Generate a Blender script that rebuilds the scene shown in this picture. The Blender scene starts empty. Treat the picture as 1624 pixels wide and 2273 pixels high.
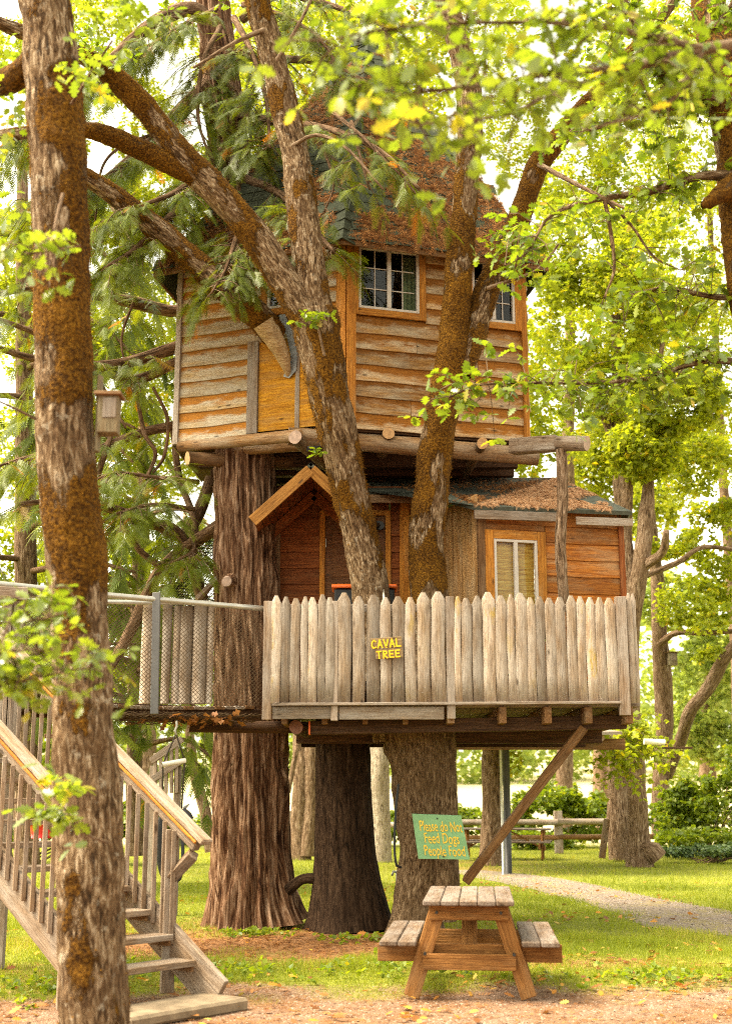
import bpy, bmesh, math, random
import numpy as np
from mathutils import Vector, Matrix, Euler
R = math.radians
random.seed(7); RNG = np.random.default_rng(7)
scn = bpy.context.scene; COL = scn.collection

# ------------------------------------------------------------------ camera, sky, sun, exposure
TILT = math.atan(629 / 2841.0)
cam_d = bpy.data.cameras.new('camera'); cam = bpy.data.objects.new('camera', cam_d); COL.objects.link(cam)
cam.location = (0, 0, 1.55); cam.rotation_euler = (R(90) + TILT, 0, 0)
cam_d.sensor_fit = 'VERTICAL'; cam_d.sensor_height = 36; cam_d.lens = 45; cam_d.clip_end = 3000; cam_d.clip_start = .1
cam_d.dof.use_dof = True; cam_d.dof.focus_distance = 14.6; cam_d.dof.aperture_fstop = 2.0
scn.camera = cam
SUN_EL, SUN_AZ = R(56), R(262)          # azimuth clockwise from +Y: from the left
world = bpy.data.worlds.new('World'); scn.world = world; world.use_nodes = True
wn = world.node_tree.nodes; wl = world.node_tree.links; wn.clear()
w_out = wn.new('ShaderNodeOutputWorld'); w_bg = wn.new('ShaderNodeBackground'); w_sky = wn.new('ShaderNodeTexSky')
w_hsv = wn.new('ShaderNodeHueSaturation'); w_mul = wn.new('ShaderNodeMix'); w_mul.data_type = 'RGBA'; w_mul.blend_type = 'MULTIPLY'
w_sky.sky_type = 'NISHITA'; w_sky.sun_disc = False; w_sky.sun_elevation = SUN_EL; w_sky.sun_rotation = SUN_AZ
w_sky.air_density = 1.0; w_sky.dust_density = 3.0; w_sky.ozone_density = 1.0
w_hsv.inputs['Saturation'].default_value = .22
w_mul.inputs[0].default_value = 1.0; w_mul.inputs[7].default_value = (1.0, .935, .71, 1)
wl.new(w_sky.outputs[0], w_hsv.inputs['Color']); wl.new(w_hsv.outputs[0], w_mul.inputs[6])
wl.new(w_mul.outputs[2], w_bg.inputs['Color']); wl.new(w_bg.outputs[0], w_out.inputs[0])
w_bg.inputs['Strength'].default_value = .13
sun_d = bpy.data.lights.new('sun', 'SUN'); sun = bpy.data.objects.new('sun', sun_d); COL.objects.link(sun)
sun_d.energy = 1.5; sun_d.angle = R(28); sun_d.color = (1, .87, .66)
sun.rotation_euler = (R(90) - SUN_EL, 0, -SUN_AZ + R(180)); sun.location = (-6, -8, 18)
vs = scn.view_settings; vs.view_transform = 'Standard'; vs.look = 'None'; vs.gamma = 1; vs.use_curve_mapping = False
vs.exposure = 2.75
scn.render.engine = 'CYCLES'; cy = scn.cycles
cy.max_bounces = 6; cy.diffuse_bounces = 4; cy.glossy_bounces = 2; cy.transmission_bounces = 4; cy.transparent_max_bounces = 8
cy.volume_bounces = 1; cy.filter_width = 1.05; cy.use_denoising = False; cy.sample_clamp_indirect = 3; cy.caustics_reflective = False; cy.caustics_refractive = False

# ------------------------------------------------------------------ helpers
F = 2841.0; CT, ST = math.cos(TILT), math.sin(TILT)
def at(x, y, Y):
    v = 1136.5 - y; den = F * CT - v * ST
    return Vector(((x - 812) * Y / den, Y, 1.55 + Y * (F * ST + v * CT) / den))
def px_m(w, p):                            # size in metres of w picture units at a point
    return w * (p[1] * CT + (p[2] - 1.55) * ST) / F
def ground_at(x, y):
    v = 1136.5 - y; k = (F * ST + v * CT) / (F * CT - v * ST); return at(x, y, -1.55 / k)
def wall_at(P0, P1, x, y):                 # (distance along wall from P0, height)
    v = 1136.5 - y; den = F * CT - v * ST; dx = (x - 812) / den; dz = (F * ST + v * CT) / den
    ux, uy = P1[0] - P0[0], P1[1] - P0[1]; L = math.hypot(ux, uy); ux /= L; uy /= L
    # P0 + u*t = (dx*Y, Y)
    t = (dx * P0[1] - P0[0]) / (ux - dx * uy); Y = P0[1] + uy * t
    return t, 1.55 + dz * Y

WM = {}
def put(o, parent=None, M=Matrix()):
    COL.objects.link(o) if o.name not in COL.objects else None
    if parent is not None:
        o.parent = parent; o.matrix_parent_inverse = WM[parent].inverted()
    o.matrix_basis = M; WM[o] = M.copy(); return o
def tag(o, label=None, cat=None, group=None, kind=None):
    if label: o['label'] = label
    if cat: o['category'] = cat
    if group: o['group'] = group
    if kind: o['kind'] = kind
    return o
def thing(name, loc, label, cat, group=None):
    o = bpy.data.objects.new(name, None); o.empty_display_size = .2
    put(o, None, Matrix.Translation(loc)); return tag(o, label, cat, group)
def mesh_obj(name, verts, faces, mat, parent=None, M=Matrix(), smooth=False):
    me = bpy.data.meshes.new(name); me.from_pydata([tuple(v) for v in verts], [], faces); me.update()
    if mat: me.materials.append(mat)
    if smooth: me.polygons.foreach_set('use_smooth', [True] * len(me.polygons))
    return put(bpy.data.objects.new(name, me), parent, M)
def fast_mesh(name, V, Fc, mat, parent=None, attrs=None, smooth=False, M=Matrix(), kind=None):
    """V (n,3), Fc (m,k) with k 3 or 4"""
    V = np.asarray(V, np.float32); Fc = np.asarray(Fc, np.int32); m, k = Fc.shape
    me = bpy.data.meshes.new(name); me.vertices.add(len(V)); me.vertices.foreach_set('co', V.ravel())
    me.loops.add(m * k); me.loops.foreach_set('vertex_index', Fc.ravel())
    me.polygons.add(m); me.polygons.foreach_set('loop_start', np.arange(0, m * k, k, dtype=np.int32))
    me.polygons.foreach_set('loop_total', np.full(m, k, np.int32))
    if smooth: me.polygons.foreach_set('use_smooth', np.ones(m, bool))
    me.update(calc_edges=True)
    for n, a in (attrs or {}).items():
        a = np.asarray(a, np.float32)
        if a.ndim == 1:
            at_ = me.attributes.new(n, 'FLOAT', 'POINT'); at_.data.foreach_set('value', a)
        else:
            at_ = me.attributes.new(n, 'FLOAT_VECTOR', 'POINT'); at_.data.foreach_set('vector', a.ravel())
    if mat: me.materials.append(mat)
    o = put(bpy.data.objects.new(name, me), parent, M)
    if kind: o['kind'] = kind
    return o
def dup(root, M, label, keep_parts=True):
    r = root.copy(); COL.objects.link(r); r.matrix_basis = M; WM[r] = M.copy(); r['label'] = label
    for ch in list(root.children):
        c = ch.copy(); COL.objects.link(c); c.parent = r
        for g in list(ch.children):
            d = g.copy(); COL.objects.link(d); d.parent = c
    return r

def frame(p0, p1, up=(0, 0, 1), mid=True):
    """matrix with local X along p0->p1, local Z close to up"""
    p0, p1 = Vector(p0), Vector(p1); x = (p1 - p0).normalized(); u = Vector(up)
    y = u.cross(x)
    if y.length < 1e-5: y = Vector((0, 1, 0)).cross(x)
    y.normalize(); z = x.cross(y)
    M = Matrix((x, y, z)).transposed().to_4x4(); M.translation = (p0 + p1) / 2 if mid else p0
    return M
def box_mesh(name, sx, sy, sz, bev=.004, nx=1, jit=0.0):
    bm = bmesh.new(); bmesh.ops.create_cube(bm, size=1)
    for v in bm.verts: v.co = Vector((v.co.x * sx, v.co.y * sy, v.co.z * sz))
    if nx > 1:
        ed = [e for e in bm.edges if abs(e.verts[0].co.x - e.verts[1].co.x) > sx * .5]
        bmesh.ops.subdivide_edges(bm, edges=ed, cuts=nx - 1, use_grid_fill=True)
        if jit:
            for v in bm.verts:
                if v.co.z < 0: v.co.z += jit * math.sin(v.co.x * 5.3 + sz * 99 + random.uniform(-.4, .4)) + random.uniform(-.4, .4) * jit
                v.co.y += random.uniform(-.15, .15) * jit
    if bev: bmesh.ops.bevel(bm, geom=[e for e in bm.edges if len(e.link_faces) == 2 and e.calc_face_angle(0) > .6], offset=bev, segments=1, affect='EDGES')
    me = bpy.data.meshes.new(name); bm.to_mesh(me); bm.free(); return me
def board(name, p0, p1, w, t, mat, parent=None, up=(0, 0, 1), bev=.004, nx=1, jit=0.0, tilt=0.0):
    """plank from p0 to p1; w measured along up, t across"""
    L = (Vector(p1) - Vector(p0)).length
    me = box_mesh(name, L, t, w, min(bev, t * .3, w * .3), nx, jit); me.materials.append(mat)
    M = frame(p0, p1, up)
    if tilt: M = M @ Matrix.Rotation(tilt, 4, 'X')
    return put(bpy.data.objects.new(name, me), parent, M)
def log(name, p0, p1, r0, r1, mat, parent=None, n=14, segs=7, wob=.05, endmat=None, bend=0.0):
    """round log along local X with slightly wavering radius"""
    L = (Vector(p1) - Vector(p0)).length; V = []; Fs = []; ph = random.uniform(0, 9)
    for i in range(segs + 1):
        t = i / segs; r = r0 + (r1 - r0) * t
        for k in range(n):
            a = 2 * math.pi * k / n; rr = r * (1 + wob * math.sin(2 * a + ph + t * 3) + wob * random.uniform(-.6, .6))
            V.append(((t - .5) * L, rr * math.cos(a), rr * math.sin(a) + bend * math.sin(math.pi * t)))
    for i in range(segs):
        for k in range(n): Fs.append((i * n + k, i * n + (k + 1) % n, (i + 1) * n + (k + 1) % n, (i + 1) * n + k))
    Fs.append(tuple(range(n))); Fs.append(tuple(reversed(range(segs * n, segs * n + n))))
    me = bpy.data.meshes.new(name); me.from_pydata(V, [], Fs); me.update(); me.materials.append(mat); me.materials.append(endmat or mat)
    for p in me.polygons: p.use_smooth = True
    me.polygons[-1].material_index = 1; me.polygons[-2].material_index = 1
    me.polygons[-1].use_smooth = me.polygons[-2].use_smooth = False
    return put(bpy.data.objects.new(name, me), parent, frame(p0, p1))
def slab(name, poly, z0, z1, mat, parent=None):
    """vertical prism over a plan polygon"""
    n = len(poly); V = [(p[0], p[1], z0) for p in poly] + [(p[0], p[1], z1) for p in poly]
    Fs = [tuple(reversed(range(n))), tuple(range(n, 2 * n))] + [(i, (i + 1) % n, n + (i + 1) % n, n + i) for i in range(n)]
    return mesh_obj(name, V, Fs, mat, parent)
def sheet(name, pts, th, mat, parent=None):
    """planar polygon with thickness th downward along its normal"""
    pts = [Vector(p) for p in pts]; n = len(pts); nn = (pts[1] - pts[0]).cross(pts[2] - pts[0]).normalized()
    if nn.z < 0: nn = -nn
    V = pts + [p - nn * th for p in pts]
    Fs = [tuple(range(n)), tuple(reversed(range(n, 2 * n)))] + [(i, n + i, n + (i + 1) % n, (i + 1) % n) for i in range(n)]
    return mesh_obj(name, V, Fs, mat, parent)

# ---- noise (numpy value noise)
def _h(ix, iy, iz, seed):
    n = (ix * 374761393 + iy * 668265263 + iz * 2147483647 + seed * 1274126177).astype(np.int64) & 0xffffffff
    n = ((n ^ (n >> 13)) * 1274126177) & 0xffffffff; n = ((n ^ (n >> 16)) * 2246822519) & 0xffffffff
    return ((n ^ (n >> 15)) & 0xffff) / 65535.0
def noise(P, seed=0):
    P = np.asarray(P, float); I = np.floor(P).astype(np.int64); f = P - I; f = f * f * (3 - 2 * f); r = 0
    for dx in (0, 1):
        for dy in (0, 1):
            for dz in (0, 1):
                w = (f[..., 0] if dx else 1 - f[..., 0]) * (f[..., 1] if dy else 1 - f[..., 1]) * (f[..., 2] if dz else 1 - f[..., 2])
                r = r + w * _h(I[..., 0] + dx, I[..., 1] + dy, I[..., 2] + dz, seed)
    return r
def fbm(P, seed=0, o=3):
    r = 0; a = 1; t = 0
    for i in range(o): r = r + a * noise(np.asarray(P) * 2 ** i, seed + i); t += a; a *= .5
    return r / t

# ---- tubes: trunks, limbs, twigs
def smooth_path(pts, rad, step):
    P = np.array([list(p) for p in pts], float); r = np.array(rad, float); n = len(P)
    if n == 2:
        m = max(2, int(np.linalg.norm(P[1] - P[0]) / step) + 1); t = np.linspace(0, 1, m)[:, None]
        return P[0] * (1 - t) + P[1] * t, r[0] * (1 - t[:, 0]) + r[1] * t[:, 0]
    Q = np.vstack([2 * P[0] - P[1], P, 2 * P[-1] - P[-2]]); O = []; rr = []
    for i in range(n - 1):
        a, b, c, d = Q[i:i + 4]; m = max(1, int(np.linalg.norm(c - b) / step))
        for k in range(m):
            t = k / m
            O.append(.5 * (2 * b + (c - a) * t + (2 * a - 5 * b + 4 * c - d) * t * t + (3 * b - a - 3 * c + d) * t ** 3)); rr.append(r[i] * (1 - t) + r[i + 1] * t)
    O.append(P[-1]); rr.append(r[-1]); return np.array(O), np.array(rr)
def tube_arrays(pts, rad, n, step, disp=None, seed=0, cap=True):
    C, r = smooth_path(pts, rad, step); m = len(C); T = np.gradient(C, axis=0); T /= np.linalg.norm(T, axis=1)[:, None] + 1e-9
    u = np.cross(T[0], [0, 1, 0.01]); u /= np.linalg.norm(u); U = [u]
    for i in range(1, m):
        u = U[-1] - T[i] * np.dot(U[-1], T[i]); u /= np.linalg.norm(u); U.append(u)
    U = np.array(U); W = np.cross(T, U); S = np.concatenate([[0], np.cumsum(np.linalg.norm(np.diff(C, axis=0), axis=1))])
    a = np.linspace(0, 2 * np.pi, n, endpoint=False); ca, sa = np.cos(a), np.sin(a)
    bc = np.stack([r[:, None] * ca, r[:, None] * sa, np.repeat(S[:, None], n, 1)], -1)
    rr = np.repeat(r[:, None], n, 1)
    if disp is not None: rr = rr + disp(bc + seed * 3.7, rr, a[None, :], S[:, None])
    V = C[:, None, :] + rr[..., None] * (U[:, None, :] * ca[None, :, None] + W[:, None, :] * sa[None, :, None])
    i = np.arange(m - 1)[:, None] * n; k = np.arange(n)[None, :]; k2 = (k + 1) % n
    Fc = np.stack([i + k, i + k2, i + n + k2, i + n + k], -1).reshape(-1, 4)
    V = V.reshape(-1, 3); bc = bc.reshape(-1, 3)
    if cap:
        V = np.vstack([V, C[-1] + T[-1] * r[-1] * .3]); bc = np.vstack([bc, [0, 0, S[-1]]]); j = (m - 1) * n
        Fc = np.vstack([Fc, np.stack([j + np.arange(n), j + (np.arange(n) + 1) % n, np.full(n, len(V) - 1), np.full(n, len(V) - 1)], -1)]) if False else Fc
        tri = np.stack([j + np.arange(0, n, 2), j + (np.arange(0, n, 2) + 1) % n, j + (np.arange(0, n, 2) + 2) % n, np.full((n + 1) // 2, len(V) - 1)], -1)
        Fc = np.vstack([Fc, tri])
    return V, Fc, bc, C, r
def tube(name, pts, rad, mat, parent=None, n=24, step=.06, disp=None, seed=0, moss=None, tufts=0):
    V, Fc, bc, C, r = tube_arrays(pts, rad, n, step, disp, seed); at_ = {'bc': bc}
    if moss is not None:
        ms = np.interp(bc[:, 2] / bc[:, 2].max(), np.linspace(0, 1, len(moss)), moss) if isinstance(moss, (list, tuple)) else moss
        mk = np.clip((fbm((bc + seed * 3.7) * np.array([4.5, 4.5, 2.4]), 21, 4) - (.70 - .42 * ms)) * 7, 0, 1); at_['moss'] = mk
    o = fast_mesh(name, V, Fc, mat, parent, at_, smooth=True)
    if tufts:
        k = RNG.choice(len(V) - 1, tufts, p=(mk[:-1] + .02) / (mk[:-1] + .02).sum()); ci = np.minimum(k // n, len(C) - 1); nr = V[k] - C[ci]; nr /= np.linalg.norm(nr, axis=1)[:, None] + 1e-9
        P = V[k] + RNG.normal(0, .012, (tufts, 3)); nr2 = V[k] - C[ci]; P = P - nr * .004; up = nr + RNG.normal(0, .45, (tufts, 3)) + np.array([0, 0, -.25]); s_ = np.cross(up, RNG.normal(0, 1, (tufts, 3))); s_ /= np.linalg.norm(s_, axis=1)[:, None] + 1e-9
        h = RNG.uniform(.35, 1, tufts) * np.minimum(.024, .0016 * np.median(V[:, 1])); scatter('moss', BLADE, np.stack([s_, np.cross(s_, up), up], -1), P, np.stack([RNG.uniform(.006, .012, tufts), h, h], -1), np.clip(RNG.uniform(0, 1, tufts) * .6 + .4 * noise(P * 5, 3), 0, 1), M['moss_tuft'], o)
    return o, C, r
def multi_tube(name, lst, mat, parent=None, n=6, step=.1, kind=None):
    Vs, Fs, bs = [], [], []; off = 0
    for pts, rad in lst:
        V, Fc, bc, _, _ = tube_arrays(pts, rad, n, step); Vs.append(V); Fs.append(Fc + off); bs.append(bc); off += len(V)
    return fast_mesh(name, np.vstack(Vs), np.vstack(Fs), mat, parent, {'bc': np.vstack(bs)}, smooth=True, kind=kind)
def stem(lst):
    pts = [at(x, y, Y) for x, y, w, Y in lst]; return pts, [px_m(l[2], p) / 2 for l, p in zip(lst, pts)]

def oak_bark(amp=.016, moss=.022):
    def d(bc, rr, a, S):
        q = bc * np.array([26, 26, 5.5]); w = fbm(bc * 6, 5, 2) * 1.6; q = q + w[..., None]
        ridge = np.abs(noise(q, 3) - .5) * 2; ridge2 = np.abs(noise(q * 2.1, 8) - .5) * 2
        lump = fbm(bc * 3.2, 11, 3) - .5; mm = np.clip((fbm(bc * np.array([4.5, 4.5, 2.4]), 21, 4) - .42) * 7, 0, 1)
        tuft = fbm(bc * 22, 31, 2)
        return amp * (ridge - .45) * (1 - mm * .7) + amp * .4 * (ridge2 - .5) + rr * .28 * lump + moss * mm * tuft
    return d
def cedar_bark(amp=.035, flare=None):
    def d(bc, rr, a, S):
        q = bc * np.array([15, 15, 1.0]); w = (fbm(bc * np.array([2.5, 2.5, .9]), 5, 2) - .5) * 2.2; q = q + np.stack([w, -w, w * 0], -1)
        ridge = 1 - np.abs(noise(q, 3) - .5) * 2.2; fine = 1 - np.abs(noise(q * np.array([2.6, 2.6, 2.0]), 9) - .5) * 2
        flute = fbm(bc * np.array([3., 3., .25]), 15, 2) - .5
        o = amp * (ridge - .5) + amp * .45 * (fine - .5) + rr * .22 * flute
        if flare is not None: o = o + flare(a, S)
        return o
    return d

# ------------------------------------------------------------------ materials
def new_mat(name):
    m = bpy.data.materials.new(name); m.use_nodes = True; nt = m.node_tree; nt.nodes.clear()
    o = nt.nodes.new('ShaderNodeOutputMaterial'); return m, nt, nt.nodes, nt.links, o
class N:
    """tiny node-building helper"""
    def __init__(s, nt): s.nt = nt; s.n = nt.nodes; s.l = nt.links
    def add(s, t, **kw):
        nd = s.n.new(t)
        for k, v in kw.items(): setattr(nd, k, v)
        return nd
    def set(s, sock, v):
        if isinstance(v, bpy.types.NodeSocket): s.l.new(v, sock)
        else: sock.default_value = v
    def coord(s, which='Object'): return s.add('ShaderNodeTexCoord').outputs[which]
    def attr(s, name, out='Fac'): return s.add('ShaderNodeAttribute', attribute_name=name).outputs[out]
    def mapping(s, v, sc=(1, 1, 1), loc=(0, 0, 0)):
        m = s.add('ShaderNodeMapping'); s.set(m.inputs['Vector'], v); m.inputs['Scale'].default_value = sc; s.set(m.inputs['Location'], loc); return m.outputs[0]
    def noise(s, v, sc=5, det=4, rough=.55, dist=0):
        t = s.add('ShaderNodeTexNoise'); s.set(t.inputs['Vector'], v); t.inputs['Scale'].default_value = sc; t.inputs['Detail'].default_value = det
        t.inputs['Roughness'].default_value = rough; t.inputs['Distortion'].default_value = dist; return t.outputs['Fac']
    def ramp(s, f, stops):
        r = s.add('ShaderNodeValToRGB'); s.set(r.inputs[0], f); e = r.color_ramp.elements
        while len(e) < len(stops): e.new(.5)
        for i, (p, c) in enumerate(stops):
            e[i].position = p; e[i].color = (*c, 1) if len(c) == 3 else c
        return r.outputs[0]
    def rng(s, f, a, b, c=0, d=1):
        m = s.add('ShaderNodeMapRange'); s.set(m.inputs[0], f)
        for i, v in zip((1, 2, 3, 4), (a, b, c, d)): m.inputs[i].default_value = v
        return m.outputs[0]
    def math(s, op, a, b=0.0, c=None):
        m = s.add('ShaderNodeMath', operation=op); s.set(m.inputs[0], a); s.set(m.inputs[1], b)
        if c is not None: s.set(m.inputs[2], c)
        return m.outputs[0]
    def mix(s, f, a, b, mode='MIX'):
        m = s.add('ShaderNodeMix', data_type='RGBA', blend_type=mode); s.set(m.inputs[0], f)
        for k, v in ((6, a), (7, b)):
            if isinstance(v, bpy.types.NodeSocket): s.l.new(v, m.inputs[k])
            else: m.inputs[k].default_value = (*v, 1)
        return m.outputs[2]
    def bump(s, h, st=.4, d=.01):
        b = s.add('ShaderNodeBump'); s.set(b.inputs['Height'], h); b.inputs['Strength'].default_value = st; b.inputs['Distance'].default_value = d; return b.outputs[0]
    def bsdf(s, col, rough=.8, normal=None, spec=.3, metal=0.0):
        p = s.add('ShaderNodeBsdfPrincipled')
        if isinstance(col, bpy.types.NodeSocket): s.l.new(col, p.inputs['Base Color'])
        else: p.inputs['Base Color'].default_value = (*col, 1)
        s.set(p.inputs['Roughness'], rough); p.inputs['Specular IOR Level'].default_value = spec; p.inputs['Metallic'].default_value = metal
        if normal is not None: s.l.new(normal, p.inputs['Normal'])
        return p.outputs[0]
    def rand(s): return s.add('ShaderNodeObjectInfo').outputs['Random']

def wood(name, light, dark, scale=1.0, grey=None, gamt=.5, rough=.8, spec=.2, var=.35, stain=None, lich=None, wear=.5):
    """board wood: grain along local X; each board shifts its own pattern"""
    m, nt, nn, ll, out = new_mat(name); g = N(nt); co = g.coord('Object'); rn = g.rand()
    off = g.add('ShaderNodeCombineXYZ'); g.set(off.inputs[0], g.math('MULTIPLY', rn, 37.0)); g.set(off.inputs[1], g.math('MULTIPLY', rn, 91.0)); g.set(off.inputs[2], g.math('MULTIPLY', rn, 17.0))
    v = g.mapping(co, (1, 1, 1), off.outputs[0])
    gr = g.noise(g.mapping(v, (1.2 * scale, 26 * scale, 26 * scale)), 2.0, 6, .6, .6)
    fine = g.noise(g.mapping(v, (4 * scale, 90 * scale, 90 * scale)), 2.0, 3, .6)
    c = g.mix(g.rng(gr, .38, .62), dark, light)
    if grey is not None:
        gm = g.rng(g.noise(g.mapping(v, (1.1, 5, 5)), 1.7, 4, .6), gamt - .12, gamt + .16); c = g.mix(gm, c, grey)
    if lich is not None: c = g.mix(g.math('MULTIPLY', g.rng(g.noise(g.mapping(v, (1.5, 4, 4)), 1.3, 5, .7), .57, .66), g.rng(rn, .55, .8, 0, .8)), c, lich)
    if stain is not None:                       # protected top of each lap keeps its oil colour, ragged edge below
        sx = g.add('ShaderNodeSeparateXYZ'); g.set(sx.inputs[0], co)
        e = g.math('ADD', sx.outputs[2], g.math('MULTIPLY', g.math('SUBTRACT', g.noise(g.mapping(v, (1.6, 2, 5)), 2.2, 5, .65), .5), .34))
        e = g.math('ADD', e, g.math('ADD', .028, g.math('MULTIPLY', g.math('SUBTRACT', rn, .5), .08)))
        c = g.mix(g.rng(e, -.005, .06), c, g.mix(gr, stain[0], stain[1]))
    kn = g.add('ShaderNodeTexVoronoi'); g.set(kn.inputs['Vector'], g.mapping(v, (2.2, 5, 6.5))); kn.inputs['Scale'].default_value = 1.0
    c = g.mix(g.rng(kn.outputs['Distance'], .05, .11, .8, 0), c, (.035, .02, .01))
    c = g.mix(g.math('MULTIPLY', g.rng(fine, .50, .66), .55), c, tuple(.35 * x for x in dark)); c = g.mix(g.math('MULTIPLY', g.rng(g.noise(g.mapping(v, (.9, 3, 3)), 2.2, 5, .7), .54, .68), wear), c, tuple(.55 * x for x in dark))
    br = g.rng(rn, 0, 1, 1 - var, 1 + var * .6); sc = g.add('ShaderNodeVectorMath', operation='SCALE'); ll.new(c, sc.inputs[0]); ll.new(br, sc.inputs['Scale'])
    ll.new(g.bsdf(sc.outputs[0], rough, g.bump(g.math('ADD', gr, g.math('MULTIPLY', fine, .6)), .8, .012), spec), out.inputs[0]); return m
def plain(name, col, rough=.6, spec=.3, metal=0.0, nz=.25, sc=9.0):
    m, nt, nn, ll, out = new_mat(name); g = N(nt); co = g.coord('Object'); n1 = g.noise(co, sc, 5, .6)
    c = g.mix(g.rng(n1, .3, .75), tuple(x * (1 - nz) for x in col), tuple(min(1, x * (1 + nz)) for x in col))
    ll.new(g.bsdf(c, rough, g.bump(n1, .15, .004), spec, metal), out.inputs[0]); return m
def bark(name, cols, moss=None, lichen=None, fr=(30, 30, 5), deep=(.03, .018, .01), patch=.5):
    m, nt, nn, ll, out = new_mat(name); g = N(nt); v = g.attr('bc', 'Vector')
    big = g.noise(v, 2.0, 4, .6); fi = g.noise(g.mapping(v, fr), 1.0, 6, .68, .9); vf = g.noise(g.mapping(v, tuple(2.6 * f for f in fr)), 1.0, 3, .6)
    c = g.ramp(fi, [(.37, deep), (.455, cols[0]), (.54, cols[1]), (.64, cols[2])])
    c = g.mix(g.rng(big, .42, .62, 0, patch), c, cols[0]); h = g.math('ADD', fi, g.math('MULTIPLY', vf, .5))
    if lichen is not None: c = g.mix(g.rng(g.noise(v, 11, 4, .7), .60, .68, 0, .5), c, lichen)
    if moss is not None:
        mk = g.math('ADD', g.attr('moss'), g.math('MULTIPLY', g.math('SUBTRACT', g.noise(g.mapping(v, (24, 24, 6)), 1.0, 5, .8), .5), 2.6)); f = g.rng(mk, .35, .60); mt = g.noise(v, 48, 3, .7)
        c = g.mix(f, c, g.ramp(g.math('ADD', g.math('MULTIPLY', mt, .7), g.math('MULTIPLY', big, .3)), [(.38, moss[0]), (.50, moss[1]), (.64, moss[2])]))
        h = g.math('ADD', h, g.math('MULTIPLY', g.math('MULTIPLY', f, mt), 1.5))
    ll.new(g.bsdf(c, .92, g.bump(h, 1.0, .03), .1), out.inputs[0]); return m
def leafmat(name, stops, trans=.45, tcol=(1.25, 1.2, .5), rough=.42, spec=.45):
    m, nt, nn, ll, out = new_mat(name); g = N(nt); r = g.attr('rnd')
    c = g.ramp(r, stops); t = g.mix(1.0, c, tcol, 'MULTIPLY')
    d = g.bsdf(c, rough, None, spec); tr = g.add('ShaderNodeBsdfTranslucent'); ll.new(t, tr.inputs[0])
    mx = g.add('ShaderNodeMixShader'); mx.inputs[0].default_value = trans; ll.new(d, mx.inputs[1]); ll.new(tr.outputs[0], mx.inputs[2]); ll.new(mx.outputs[0], out.inputs[0]); return m

M = {}
M['siding'] = wood('weathered_siding', (.46, .315, .15), (.30, .185, .072), grey=(.46, .39, .295), gamt=.42, stain=((.18, .055, .006), (.50, .21, .024)), wear=.35, var=.3)
M['siding_warm'] = wood('warm_siding', (.44, .23, .065), (.25, .105, .02), grey=(.45, .35, .235), gamt=.47, stain=((.085, .026, .004), (.40, .15, .016)), wear=.4, var=.35)
M['redwood'] = wood('stained_redwood_siding', (.25, .073, .016), (.13, .032, .007), grey=(.23, .10, .04), gamt=.62, var=.3)
M['honey_siding'] = wood('honey_siding', (.43, .155, .024), (.24, .07, .010), grey=(.34, .20, .10), gamt=.55, var=.35, wear=.4)
M['tan_ply'] = wood('tan_plywood', (.40, .225, .085), (.24, .115, .035), scale=.12, grey=(.36, .24, .13), gamt=.55, var=.1, wear=.1)
M['stairwood'] = wood('worn_stair_wood', (.30, .20, .12), (.165, .096, .05), grey=(.32, .26, .21), gamt=.5, var=.28)
M['barge'] = wood('golden_barge_board', (.33, .155, .034), (.20, .082, .015), var=.1)
M['nestwood'] = wood('mossy_nest_wood', (.22, .155, .085), (.12, .08, .04), grey=(.23, .20, .13), gamt=.5, var=.1)
M['orange_trim'] = wood('orange_pine_trim', (.48, .20, .030), (.29, .10, .012), grey=(.40, .21, .07), gamt=.64, var=.18)
M['ochre_ply'] = wood('ochre_plywood', (.58, .28, .018), (.36, .14, .007), grey=(.34, .19, .06), gamt=.58, var=.15)
M['picket'] = wood('weathered_picket', (.38, .275, .185), (.21, .135, .08), grey=(.40, .34, .285), gamt=.45, var=.45, lich=(.33, .22, .03))
M['greywood'] = wood('grey_weathered_wood', (.30, .215, .15), (.17, .105, .062), grey=(.31, .26, .22), gamt=.45, var=.28)
M['brownwood'] = wood('brown_stained_wood', (.23, .118, .048), (.125, .056, .02), grey=(.26, .17, .10), gamt=.6, var=.22)
M['tablewood'] = wood('stained_table_wood', (.31, .14, .038), (.18, .072, .017), grey=(.27, .16, .075), gamt=.62, var=.2)
M['tabletop'] = wood('worn_table_top', (.17, .115, .075), (.09, .054, .032), grey=(.20, .16, .135), gamt=.47, var=.25)
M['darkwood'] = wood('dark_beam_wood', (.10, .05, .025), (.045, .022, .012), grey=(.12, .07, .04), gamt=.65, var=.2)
M['logwood'] = wood('peeled_log', (.29, .165, .07), (.15, .07, .025), grey=(.28, .21, .145), gamt=.52, var=.25)
M['endgrain'] = plain('sawn_end_grain', (.42, .24, .11), .8, nz=.3, sc=22)
M['endgrey'] = plain('grey_end_grain', (.34, .24, .19), .8, nz=.3, sc=22)
M['brownend'] = plain('painted_end_grain', (.22, .10, .07), .7, nz=.2)
M['door'] = wood('brown_panel_door', (.16, .065, .022), (.10, .038, .012), var=.1, rough=.5)
M['shingle'] = plain('green_asphalt_shingle', (.042, .048, .032), .9, .1, nz=.5, sc=30)
M['rollroof'] = plain('green_rolled_roofing', (.07, .075, .058), .85, .15, nz=.4, sc=14)
M['white_frame'] = plain('white_vinyl_frame', (.44, .39, .35), .45, nz=.08)
M['galv'] = plain('galvanised_pipe', (.40, .39, .36), .42, .5, .65, nz=.15)
M['darkmetal'] = plain('dark_metal', (.035, .033, .032), .5, .5, .5, nz=.2)
M['greymetal'] = plain('grey_painted_metal', (.13, .125, .125), .55, .4, .3, nz=.15)
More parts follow.
